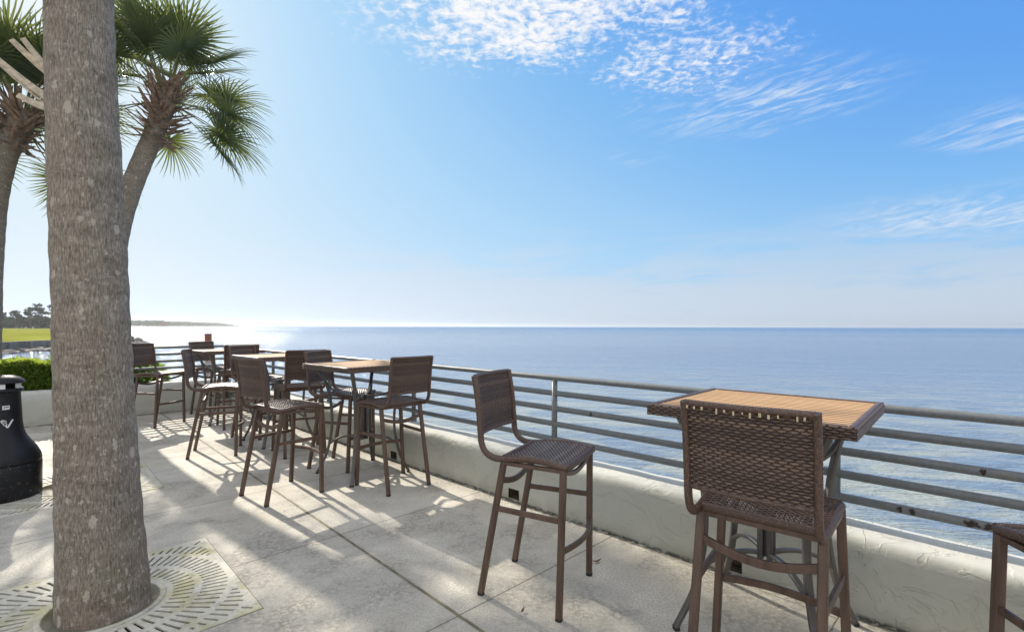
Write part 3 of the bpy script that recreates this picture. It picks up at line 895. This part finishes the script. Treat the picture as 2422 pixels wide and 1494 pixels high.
def put_leaf(root, pair, base, az, el, roll, s=1.0):
    """a leaf as part with its stalk as sub-part"""
    d = V((math.cos(az) * math.cos(el), math.sin(az) * math.cos(el), math.sin(el)))
    up = V((0, 0, 1)) - d * d.z
    if up.length < .05: up = V((-math.cos(az), -math.sin(az), 0)) - d * d.dot(V((-math.cos(az), -math.sin(az), 0)))
    up.normalize(); x = d.cross(up)
    mt = Matrix((x, d, up)).transposed().to_4x4()
    mt = Matrix.Translation(base) @ mt @ Matrix.Rotation(roll, 4, 'Y') @ Matrix.Scale(s, 4)
    o = link(bpy.data.objects.new('frond', pair[0]), root); o.matrix_local = mt
    k = link(bpy.data.objects.new('stalk', pair[1]), o)
    return o
def trunk_mesh(path, rads, seed, ring=.05, n=56):
    b = MB(); pts = smooth_path(path, 26); m = len(pts); vs = []
    L = [0.0]
    for a, c in zip(pts, pts[1:]): L.append(L[-1] + (c - a).length)
    for i, p in enumerate(pts):
        t = (pts[min(i + 1, m - 1)] - pts[max(i - 1, 0)]).normalized()
        a = (V((1, 0, 0)) - t * t.x).normalized(); c = t.cross(a)
        f = i / (m - 1) * (len(rads) - 1); k = min(int(f), len(rads) - 2); r_ = rads[k] + (rads[k + 1] - rads[k]) * (f - k)
        r_ *= 1 + .012 * math.sin(L[i] / ring + 2 * mnoise.noise(V((L[i] * 1.3, seed, 0))))
        for j in range(n):
            th = 2 * PI * j / n
            q = a * math.cos(th) + c * math.sin(th)
            w_ = 1 + .035 * mnoise.noise(V((q.x * 1.6 + seed, q.y * 1.6, L[i] * 1.5))) + .020 * mnoise.noise(V((q.x * 6 + seed, q.y * 6, L[i] * 5))) + .014 * mnoise.noise(V((q.x * 14 + seed, q.y * 14, L[i] * 22)))
            vs.append(p + q * r_ * w_)
    fs = [(i * n + j, i * n + (j + 1) % n, (i + 1) * n + (j + 1) % n, (i + 1) * n + j) for i in range(m - 1) for j in range(n)]
    fs.append(tuple(reversed(range(n)))); fs.append(tuple(range((m - 1) * n, m * n)))
    b.add(vs, fs); return b
def boots_mesh(top, axis, length, r0, r1, count, stub, wide, seed):
    """criss-crossed old leaf bases"""
    q = random.Random(seed); b = MB(); axis = axis.normalized()
    ex = axis.orthogonal().normalized(); ey = axis.cross(ex)
    for i in range(count):
        t = i / (count - 1); az = i * 2.39996 + q.uniform(-.2, .2)
        d = ex * math.cos(az) + ey * math.sin(az)
        rr = r0 + (r1 - r0) * t
        p = top - axis * length * (1 - t) + d * rr * .82
        el = R(q.uniform(-2, 34)) + t * t * R(44) - (R(q.uniform(10, 50)) if t < .18 else 0)
        tw = q.uniform(-1.0, 1.0)
        dirn = (d * math.cos(el) + axis * math.sin(el)); sd_ = axis.cross(d).normalized()
        dirn = (dirn + sd_ * tw).normalized()
        L = stub * q.uniform(.6, 1.2); wd = wide * q.uniform(.6, 1.15)
        n_ = dirn.cross(sd_)
        vs = []
        for k, f in enumerate((0, .35, .7, 1.0)):
            c = p + dirn * L * f + axis * (.10 * L * f * f) + sd_ * .03 * L * f * q.uniform(-1, 1)
            w2 = wd * (1.0, .75, .55, q.uniform(.25, .5))[k]; h = .016 * (1.2 - f * .8)
            vs += [c - sd_ * w2, c + n_ * h, c + sd_ * w2, c - n_ * h]
        fs = [(k * 4 + j, k * 4 + (j + 1) % 4, (k + 1) * 4 + (j + 1) % 4, (k + 1) * 4 + j) for k in range(3) for j in range(4)] + [(3, 2, 1, 0), (12, 13, 14, 15)]
        b.add(vs, fs)
    return b
def palm(base, path, rads, label, leaves, nleaf, seed, boot=None, el_range=(-48, 82), ring=.05, size=1.0, extra=()):
    root = tag(empty('palm_tree', base), label, 'palm tree')
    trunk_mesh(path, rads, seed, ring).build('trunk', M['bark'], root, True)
    top = V(path[-1]); axis = (V(path[-1]) - V(path[-2])).normalized()
    if boot:
        boots_mesh(top, axis, *boot, seed + 3).build('leaf_bases', M['boot'], root)
    q = random.Random(seed + 11)
    for i in range(nleaf):
        t = (i + .5) / nleaf
        el = R(el_range[0] + (el_range[1] - el_range[0]) * t ** .9 + q.uniform(-7, 7))
        az = i * 2.39996 + q.uniform(-.25, .25) + seed
        if boot and el < R(38) and abs((az + .85 + PI) % (2 * PI) - PI) < .95: el = R(44) + .5 * q.random()
        base_ = top - axis * .25 * (1 - t) + V((math.cos(az), math.sin(az), 0)) * .07
        put_leaf(root, leaves[i % len(leaves)], base_, az, el, q.uniform(-1.1, 1.1), q.uniform(.85, 1.1) * size)
    for i, (az, el) in enumerate(extra):
        put_leaf(root, leaves[i % len(leaves)], top - axis * .3 + V((math.cos(az), math.sin(az), 0)) * .08, az, R(el), q.uniform(-.6, .6), q.uniform(.95, 1.08))
    return root
LV = leaf_set(.86, .80, (1, 2, 3, 4, 5))
# the big trunk in the foreground
palm((-2.085, 2.53, 0), [(0, 0, -.1), (-.02, 0, .35), (-.052, 0, .955), (-.078, 0, 1.6), (-.108, 0, 2.25), (-.143, 0, 3.12), (-.22, .05, 4.6), (-.28, .08, 6.3)],
     [.205, .182, .163, .155, .149, .139, .13, .13], 'big grey palm in the foreground, its thick trunk rising from the nearer grate', LV, 26, 3, (.9, .16, .2, 50, .4, .045), ring=.03)
# the palm behind it, whose trunk it hides
p4 = palm(tuple(grid_pt(.27, 5.93)), [(0, 0, -.1), (-.02, .02, 1.2), (-.03, .04, 2.4), (-.04, .06, 3.6), (-.05, .08, 5.2), (-.05, .1, 6.7)],
          [.135, .122, .122, .12, .12, .12], 'palm hidden behind the big trunk, pale dead leaf stubs poking out to its left', LV, 24, 21, (.6, .13, .15, 30, .3, .045), el_range=(-12, 84))
b = MB()
for (p0, p1, w_) in (((-.10, .0, 3.40), (-.60, -.10, 3.80), .034), ((-.10, .05, 3.60), (-.50, -.06, 3.98), .032), ((-.1, -.02, 3.62), (-.36, -.10, 3.97), .03), ((-.1, -.05, 3.36), (-.42, -.08, 3.48), .035), ((-.08, .0, 3.30), (-.6, -.08, 3.76), .009)):
    p0, p1 = V(p0), V(p1); d = p1 - p0
    b.sweep([p0 + d * t + V((0, 0, -.015 * math.sin(PI * t))) for t in (0, .25, .5, .75, 1)], rrect(2 * w_, .03, .3), side=(.1, .3, 1), scale=lambda t, i: 1.05 - .35 * t)
b.build('dead_leaf_stub', M['dead'], p4)
# the leaning palm over the corner
palm((-7.0, 8.5, .15), [(0, 0, -.2), (.03, .02, 1.2), (.08, .04, 2.3), (.20, .06, 3.1), (.42, .08, 3.85), (.72, .10, 4.6), (.88, .12, 5.1), (.95, .13, 5.5)],
     [.21, .175, .165, .16, .155, .15, .17, .15], 'leaning palm with a shaggy brown collar, right of the big trunk', LV, 25, 5, (1.05, .20, .19, 90, .40, .062), ring=.045, el_range=(2, 86), extra=((.45, -24), (.85, -8), (.1, -4), (.7, -34), (3.7, -22), (3.3, -8), (2.0, -15)))
# the palm at the left edge
palm((-8.62, 8.05, .15), [(0, 0, -.2), (0, .01, 1.2), (.03, .02, 2.3), (.10, .03, 3.3), (.25, .05, 4.1), (.44, .07, 4.5), (.55, .08, 4.86)],
     [.21, .195, .185, .18, .18, .20, .16], 'palm at the left edge of the photo with a brown collar of old leaf bases', LV, 38, 9, (.68, .22, .22, 74, .40, .062), ring=.045, el_range=(2, 86), extra=((.35, -36), (.7, -16), (2.8, -25), (.75, -58), (1.3, -40), (-2.4, -42), (3.6, -45)))

# ------------------------------------------------------------------ hedge, bush
def leafy(name, sampler, count, size, mat, seed, parent=None):
    q = random.Random(seed); b = MB()
    for i in range(count):
        p, nrm = sampler(q)
        d = V((q.gauss(0, 1), q.gauss(0, 1), q.gauss(0, .6))) + nrm * 1.0 + V((0, 0, .5)); d.normalize()
        s = d.orthogonal().normalized(); s = Quaternion(d, q.uniform(0, 6.28)) @ s
        up = d.cross(s); L = size * q.uniform(.65, 1.25); w_ = L * .24
        b.add([p, p + d * L * .5 - s * w_ + up * .1 * L, p + d * L + up * -.05 * L, p + d * L * .5 + s * w_ + up * .1 * L], [(0, 1, 2, 3)])
    return b.build(name, mat, parent)
def hedge_sampler(n0, n1, u0, u1, z0, z1, bump=.10, seed=0):
    def f(q):
        a = q.random(); n = n0 + (n1 - n0) * a; u = u0 + (u1 - u0) * q.random()
        base = wall_pt(n, u)
        top = z1 + bump * mnoise.noise(V((n * 2.2, u * 2.2, seed))) + .05 * mnoise.noise(V((n * 7, u * 7, seed)))
        k = q.random()
        if k < .42:
            z = top - abs(q.gauss(0, .045)); nr = V((0, 0, 1))
        elif k < .75:
            u = u0 + abs(q.gauss(0, .05)) + .05 * mnoise.noise(V((n * 5, seed, 1))); z = z0 + (top - z0) * q.random() ** .8; nr = -UW; base = wall_pt(n, u)
        else:
            z = z0 + (top - z0) * q.random(); nr = V((0, 0, .5))
        return V((base.x, base.y, z)), nr
    return f
def twigs(n0, n1, u0, u1, z0, z1, k, seed):
    q = random.Random(seed); b = MB()
    for i in range(k):
        n, u = q.uniform(n0, n1), q.uniform(u0 + .1, u1 - .1); p = wall_pt(n, u, z0)
        b.sweep([p, p + V((q.uniform(-.08, .08), q.uniform(-.08, .08), (z1 - z0) * .85))], circ(.008, 5))
    return b
hd = tag(empty('hedge'), 'clipped bright green hedge behind the end wall, left of the big trunk', 'hedge')
leafy('foliage', hedge_sampler(-1.7, 1.0, END_U + .30, END_U + 1.1, .2, .86, .10, 2), 34000, .066, M['hedge'], 31, hd)
twigs(-1.7, .95, END_U + .3, END_U + 1.1, .18, .85, 70, 5).build('stem', M['wood_dark'], hd)
bs_ = tag(empty('shrub'), 'broad leaved green shrub behind the short railing at the terrace corner', 'shrub')
def shrub_sampler(q):
    blobs = (((1.05, END_U + .75, .72), .40), ((1.5, END_U + .6, .66), .34), ((.85, END_U + .5, .62), .36), ((1.85, END_U + .75, .50), .30), ((1.25, END_U + .45, .55), .3))
    (c, r_) = blobs[q.randrange(len(blobs))]
    d = V((q.gauss(0, 1), q.gauss(0, 1), q.gauss(0, 1))).normalized()
    r2 = r_ * (1 - .5 * q.random() ** 2) * (1 + .2 * mnoise.noise(d * 3))
    p = wall_pt(c[0], c[1], c[2]) + d * r2
    p.z = max(p.z, .2)
    return p, d
leafy('foliage', shrub_sampler, 5200, .10, M['bush'], 41, bs_)
twigs(.8, 1.9, END_U + .4, END_U + .8, .18, .75, 22, 6).build('stem', M['wood_dark'], bs_)

# ------------------------------------------------------------------ black smokers' bin
bn = tag(empty('ash_bin', (-4.30, 4.16, 0)), 'black bottle-shaped smokers bin with domed cap at the left edge, standing on a grate', 'ash bin')
b = MB(); b.lathe([(.236, 0), (.246, .012), (.246, .28), (.240, .292)], 40); b.build('base', M['bin'], bn, True)
b = MB(); b.lathe([(.244, .293), (.245, .305), (.238, .345), (.215, .40), (.180, .455), (.148, .51), (.130, .565), (.122, .63), (.113, .80), (.110, .875), (.114, .885)], 40); b.build('body', M['bin'], bn, True)
b = MB(); b.lathe([(.112, .886), (.128, .893), (.132, .906), (.124, .918), (.085, .921), (.085, .962)], 36); b.build('collar', M['bin'], bn, True)
b = MB(); b.lathe([(.09, .960), (.136, .962), (.140, .970), (.132, .985), (.105, 1.008), (.06, 1.024), (.0, 1.03)], 36); b.build('cap', M['bin'], bn, True)
b = MB()
for k in range(6):
    m = Matrix.Rotation(k * PI / 3 + .25, 4, 'Z'); b.box((.098, -.018, .919), (.118, .018, .961), m)
b.build('cap_spacer', M['sticker'], bn)
face = math.atan2(-4.16, 4.30)                     # towards the viewer
def on_bin(ang, z, r_): return V((math.cos(ang) * r_, math.sin(ang) * r_, z))
def strip_on_bin(b, pts, w_, rf):
    """flat marks lying on the bin's neck; pts are (angle offset, z)"""
    for (a0, z0), (a1, z1) in zip(pts, pts[1:]):
        d = V(((a1 - a0) * .115, z1 - z0)); L = d.length; nn = V((-d.y, d.x)) / max(L, 1e-6) * w_ / 2
        vs = []
        for k in range(5):
            t = k / 4
            for s in (-1, 1):
                aa = a0 + (a1 - a0) * t + s * nn.x / .115; zz = z0 + (z1 - z0) * t + s * nn.y
                vs.append(on_bin(face + aa, zz, rf(zz)))
        b.add(vs, [(2 * k, 2 * k + 1, 2 * k + 3, 2 * k + 2) for k in range(4)])
def rn(z): return .113 + (.80 - z) * (.009 / .17) + .0018 if z < .80 else .1115 + .0018 + (.875 - z) * .03
b = MB(); strip_on_bin(b, [(-.02, .765), (.36, .765)], .032, lambda z: .1162); stk = b.build('sticker', M['sticker'], bn)
b = MB(); strip_on_bin(b, [(.045, .766), (.10, .766)], .014, lambda z: .1172); strip_on_bin(b, [(.13, .768), (.31, .768)], .008, lambda z: .1172); b.build('sticker_print', M['ink'], stk)
b = MB()                                           # cigarette sign: butt, bend and a curl of smoke
def rb(z): return .113 + max(0, .80 - z) * .055 + .003
strip_on_bin(b, [(.22, .598), (.50, .662)], .011, rb)
strip_on_bin(b, [(.22, .598), (.13, .622)], .009, rb)
for (ca_, cz, rr) in ((.115, .628, .010), (.055, .648, .013), (-.01, .655, .009)):
    strip_on_bin(b, [(ca_ + math.cos(t * PI / 5) * rr / .115, cz + math.sin(t * PI / 5) * rr) for t in range(11)], .004, rb)
b.build('smoking_sign', M['sticker'], bn)

# ------------------------------------------------------------------ red marker post beyond the rail
pm = MB(); pm.sweep([(0, 0, -1.4), (0, 0, 1.255)], rrect(.105, .105, .12), side=(1, 0, 0))
po = tag(empty('marker_post', (-6.55, 10.62, 0)), 'weathered red and white square post standing beyond the railing corner', 'post')
pm.build('shaft', M['red'], po)
b = MB(); b.add([(-.055, -.055, 1.256), (.055, -.055, 1.256), (.055, .055, 1.256), (-.055, .055, 1.256), (-.05, -.05, 1.275), (.05, -.05, 1.275), (.05, .05, 1.275), (-.05, .05, 1.275)], [(0, 1, 5, 4), (1, 2, 6, 5), (2, 3, 7, 6), (3, 0, 4, 7), (4, 5, 6, 7), (3, 2, 1, 0)])
b.build('cap', M['rust'], po)

# ------------------------------------------------------------------ lawn, bulkhead, rocks
LN = [(-44.2, 40.5), (-51.8, 67.0), (-175, 226), (-420, 226), (-420, 40.5)]
lawn = sheet('lawn', LN, -.10, M['lawn'], thick=1.1)
bk = tag(empty('seawall'), 'grey seawall with posts edging the sunny lawn across the water', 'seawall')
def edge_wall(A, B, name):
    A, B = V((*A, 0)), V((*B, 0)); d = (B - A).normalized(); nrm = V((d.y, -d.x, 0))
    b = MB(); m = Matrix.Translation(A) @ Matrix((d, -nrm, V((0, 0, 1)))).transposed().to_4x4()
    L = (B - A).length
    b.box((0, -.35, -1.6), (L, -.02, -.02), m); b.build(name, M['bulk'], bk)
    k = 0.6
    while k < L:
        b = MB(); b.box((k - .16, -.52, -1.6), (k + .16, -.36, -.10), m); b.build('pilaster', M['bulk'], bk); k += 2.8
edge_wall((-44.2, 40.5), (-51.8, 67.0), 'wall_face')
q = random.Random(3); b = MB()
def rock(b, c, s, q):
    bm = bmesh.new(); bmesh.ops.create_icosphere(bm, subdivisions=2, radius=1)
    off = q.uniform(0, 50); sx, sy, sz = s * q.uniform(.7, 1.3), s * q.uniform(.7, 1.3), s * q.uniform(.45, .8)
    rot = Matrix.Rotation(q.uniform(0, 6), 3, 'Z'); vs = []
    for v in bm.verts:
        k = 1 + .35 * mnoise.noise(v.co * 1.5 + V((off, 0, 0)))
        vs.append(V(c) + rot @ V((v.co.x * sx * k, v.co.y * sy * k, v.co.z * sz * k)))
    b.add(vs, [tuple(v.index for v in f.verts) for f in bm.faces]); bm.free()
for i in range(150):
    t = q.random(); p = V((-44.2 + (-51.8 + 44.2) * t, 40.5 + 26.5 * t, 0)) + V((.96, .27, 0)) * q.uniform(.5, 1.7)
    rock(b, (p.x, p.y, -1.0 + q.uniform(-.1, .15)), q.uniform(.25, .5), q)
tag(b.build('riprap', M['rock']), kind='stuff', label='grey riprap stones in the water along the lawn seawall', cat='rocks')
heap = tag(empty('rock_heap', (-51.2, 67.5, 0)), 'small heap of brown rocks ending the lawn seawall, just right of the big trunk', 'rocks')
for (x, y, z, s) in ((0, 0, -.85, .7), (.6, .2, -.95, .5), (-.2, .3, -.5, .5), (.25, -.15, -.5, .4), (1.0, .1, -1.0, .4), (-.1, .1, -.25, .3)):
    b = MB(); rock(b, (x, y, z), s, q); b.build('rock', M['rock'], heap)
b = MB(); b.sweep([(0, 0, -1.4), (0, 0, 1.25)], rrect(.5, .5, .1), side=(1, 0, 0))
rp = tag(empty('marker_post', (-52.6, 67.2, 0)), 'distant reddish post rising beside the rock heap at the trunk edge', 'post'); b.build('shaft', M['red'], rp)

# ------------------------------------------------------------------ far shore: land, pines, tree line, docks
sheet('far_shore', [(-420, 292), (-262, 300), (-270, 330), (-360, 420), (-520, 420)], -.35, M['land'], thick=1.0)
def pine(x, y, h, seed, label, spread=1.0, dead=False):
    q = random.Random(seed); root = tag(empty('pine_tree', (x, y, -.4)), label, 'pine tree', 'pines on the far shore')
    b = MB(); b.sweep([(0, 0, 0), (q.uniform(-.3, .3), 0, h * .5), (q.uniform(-.5, .5), 0, h * .93)], circ(.24, 7), scale=lambda t, i: 1.1 - .75 * t)
    cl = []
    for i in range(q.randint(7, 11)):
        t = .48 + .5 * q.random(); a = q.uniform(0, 6.28); r_ = (1.05 - t) * h * .34 * spread + .4
        c = V((math.cos(a) * r_, math.sin(a) * r_, h * t)); cl.append((c, q.uniform(.8, 1.7) * spread * h / 14))
        b.sweep([(0, 0, h * t - .6), c], circ(.06, 5))
    cl.append((V((0, 0, h * .95)), 1.2 * h / 14))
    b.build('trunk', M['wood_dark'], root)
    f = MB()
    for (c, r_) in cl:
        for k in range(70):
            d = V((q.gauss(0, 1), q.gauss(0, 1), q.gauss(0, .55))).normalized() * r_ * q.random() ** .4
            p = c + d * V((1.25, 1.25, .8)) if False else c + V((d.x * 1.3, d.y * 1.3, d.z * .8))
            s = V((q.gauss(0, 1), q.gauss(0, 1), q.gauss(0, 1))).normalized(); u_ = s.orthogonal().normalized(); L = q.uniform(.3, .55)
            f.add([p - s * L, p + u_ * L * .6, p + s * L, p - u_ * L * .6], [(0, 1, 2, 3)])
    f.build('crown', M['pine'], root)
pl_ = [(-311, 300, 9.5, 'low pine at the left end of the far shore'), (-304, 318, 12, 'pine with a loose crown near the left end of the far shore'), (-298, 305, 13.0, 'pine standing left of the tallest far shore pines'),
       (-291, 303, 14.8, 'tallest pine of the far shore clump'), (-288, 312, 14.6, 'pine close behind the tallest far shore pine'), (-284, 304, 14.2, 'flat topped pine right of the tallest far shore pine'),
       (-279, 309, 12.4, 'pine at the middle of the far shore clump'), (-273, 303, 11.6, 'round crowned pine over the pale grass strip'), (-267, 309, 11.2, 'pine near the right of the far shore clump'),
       (-260, 305, 10.8, 'pine partly behind the big trunk on the far shore'), (-315, 312, 11, 'pine at the far left, beside the edge palm trunk')]
for i, (x, y, h, lab) in enumerate(pl_): pine(x, y, h, 100 + i, lab, 1.25)
# understorey mass below the pines
q = random.Random(12); f = MB()
for i in range(5200):
    x = q.uniform(-345, -266); y = q.uniform(312, 330); hh = 6.2 + 2.6 * mnoise.noise(V((x * .12, 0, 0))) + 1.2 * mnoise.noise(V((x * .5, 3, 0)))
    z = -.4 + hh * q.random() ** .7
    s = V((q.gauss(0, 1), q.gauss(0, 1), q.gauss(0, 1))).normalized(); u_ = s.orthogonal().normalized(); L = q.uniform(.5, 1.0)
    p = V((x, y, z)); f.add([p - s * L, p + u_ * L * .7, p + s * L, p - u_ * L * .7], [(0, 1, 2, 3)])
tag(f.build('undergrowth', M['pine']), kind='stuff', label='hazy dark undergrowth mass below the far shore pines', cat='trees')
# long low wooded point running out along the horizon
pt0, pt1 = V((-1010, 1300, 0)), V((-1640, 2950, 0))
b = MB(); vs = []
for i in range(41):
    t = i / 40; p = pt0.lerp(pt1, t); wd = 60 * (1 - t) + 12
    for (k, z) in ((-1, -1.2), (-.9, .1), (.9, .1), (1, -1.2)):
        vs.append(p + V((.93, .36, 0)) * (-k * wd) + V((0, 0, z)))
b.add(vs, [(i * 4 + j, i * 4 + j + 1, (i + 1) * 4 + j + 1, (i + 1) * 4 + j) for i in range(40) for j in range(3)])
tag(b.build('terrain', M['land']), kind='structure')
f = MB(); q = random.Random(15)
for i in range(15000):
    t = q.random() ** 1.1; p = pt0.lerp(pt1, t) + V((.93, .36, 0)) * q.uniform(-1, 1) * (52 * (1 - t) + 8)
    hh = (13.5 + 3.5 * mnoise.noise(V((t * 14, 0, 0))) + 2 * mnoise.noise(V((t * 60, 4, 0)))) * min(1, (1.03 - t) * 2.6)
    z = hh * q.random() ** .6
    s = V((q.gauss(0, 1), q.gauss(0, 1), q.gauss(0, .7))).normalized(); u_ = s.orthogonal().normalized(); L = q.uniform(1.4, 3.2)
    p = V((p.x, p.y, z)); f.add([p - s * L, p + u_ * L * .7, p + s * L, p - u_ * L * .7], [(0, 1, 2, 3)])
tag(f.build('treeline', M['pine']), kind='stuff', label='long low wooded point fading along the horizon', cat='trees')
def dock(x, y, L, rz, label, shelter):
    root = tag(empty('dock', (x, y, 0), rz), label, 'dock', 'small docks off the wooded point')
    b = MB(); b.box((-L / 2, -1.5, .25), (L / 2, 1.5, .6)); b.build('deck', M['dock'], root)
    k = -L / 2 + .5
    while k < L / 2:
        for s in (-1.3, 1.3):
            b = MB(); b.sweep([(k, s, -2), (k, s, 1.2)], circ(.2, 6)); b.build('pile', M['dock'], root)
        k += 6
    if shelter:
        b = MB(); b.add([(-4, -2.2, 3.2), (4, -2.2, 3.2), (4, 2.2, 3.2), (-4, 2.2, 3.2), (-2, 0, 4.6), (2, 0, 4.6)], [(0, 1, 5, 4), (1, 2, 5), (2, 3, 4, 5), (3, 0, 4), (3, 2, 1, 0)]); b.build('roof', M['red'], root)
        for sx in (-3.6, 3.6):
            for sy in (-1.4, 1.4):
                b = MB(); b.sweep([(sx, sy, .6), (sx, sy, 3.2)], circ(.15, 6)); b.build('roof_post', M['dock'], root)
dock(-505, 712, 14, R(35), 'little dock with a roofed shelter below the wooded point', True)
dock(-520, 680, 18, R(38), 'bare flat dock nearest the big trunk below the wooded point', False)

# ------------------------------------------------------------------ small litter
for (x, y, s, rz, lab) in ((.527, 3.03, .028, .4, 'curled brown leaf lying on the paving near the wall'), (.058, 2.50, .02, 1.2, 'dark scrap of leaf on the paving below the lone stool'),
                          (-2.255, 2.46, .03, 2.2, 'reddish dry leaf caught in the trunk hole of the nearer grate')):
    b = MB(); vs = []
    for i in range(7):
        t = i / 6; w_ = s * .38 * math.sin(PI * min(.98, max(.04, t)))
        for k in (-1, 0, 1): vs.append(V(((t - .5) * 2 * s, k * w_, .004 + abs(k) * .006 + .01 * (t - .5) ** 2 * 4)))
    b.add(vs, [(i * 3 + j, i * 3 + j + 1, (i + 1) * 3 + j + 1, (i + 1) * 3 + j) for i in range(6) for j in range(2)])
    o = tag(b.build('fallen_leaf', M['brown_leaf'], None, True), lab, 'leaf', 'leaves fallen on the paving')
    o.location = (x, y, .002 if x > -2 else -.118); o.rotation_euler = (0, 0, rz)

# ------------------------------------------------------------------ haze
HAZE = 0.0001
if HAZE:
    b = MB(); b.box((-7100, -7100, -2.3), (7100, 7100, 22)); hz = b.build('haze', bpy.data.materials.new('haze'))
    hm = hz.data.materials[0]; hm.use_nodes = True; t = NT(hm); t.n.remove(t.n['Principled BSDF'])
    pv = t.node('ShaderNodeVolumePrincipled', ins={'Color': (.93, .96, 1.0), 'Density': HAZE, 'Anisotropy': .55})
    t.l.new(pv.outputs[0], t.n['Material Output'].inputs['Volume'])
    tag(hz, kind='stuff', label='thin pale sea haze over the whole bay', cat='haze')

# ------------------------------------------------------------------ view
sc.view_settings.view_transform = 'Standard'; sc.view_settings.look = 'None'
sc.view_settings.exposure = 0.9; sc.view_settings.gamma = 1.0
sc.cycles.use_denoising = True
sc.cycles.max_bounces = 8; sc.cycles.transparent_max_bounces = 8
sc.cycles.sample_clamp_indirect = 6.0
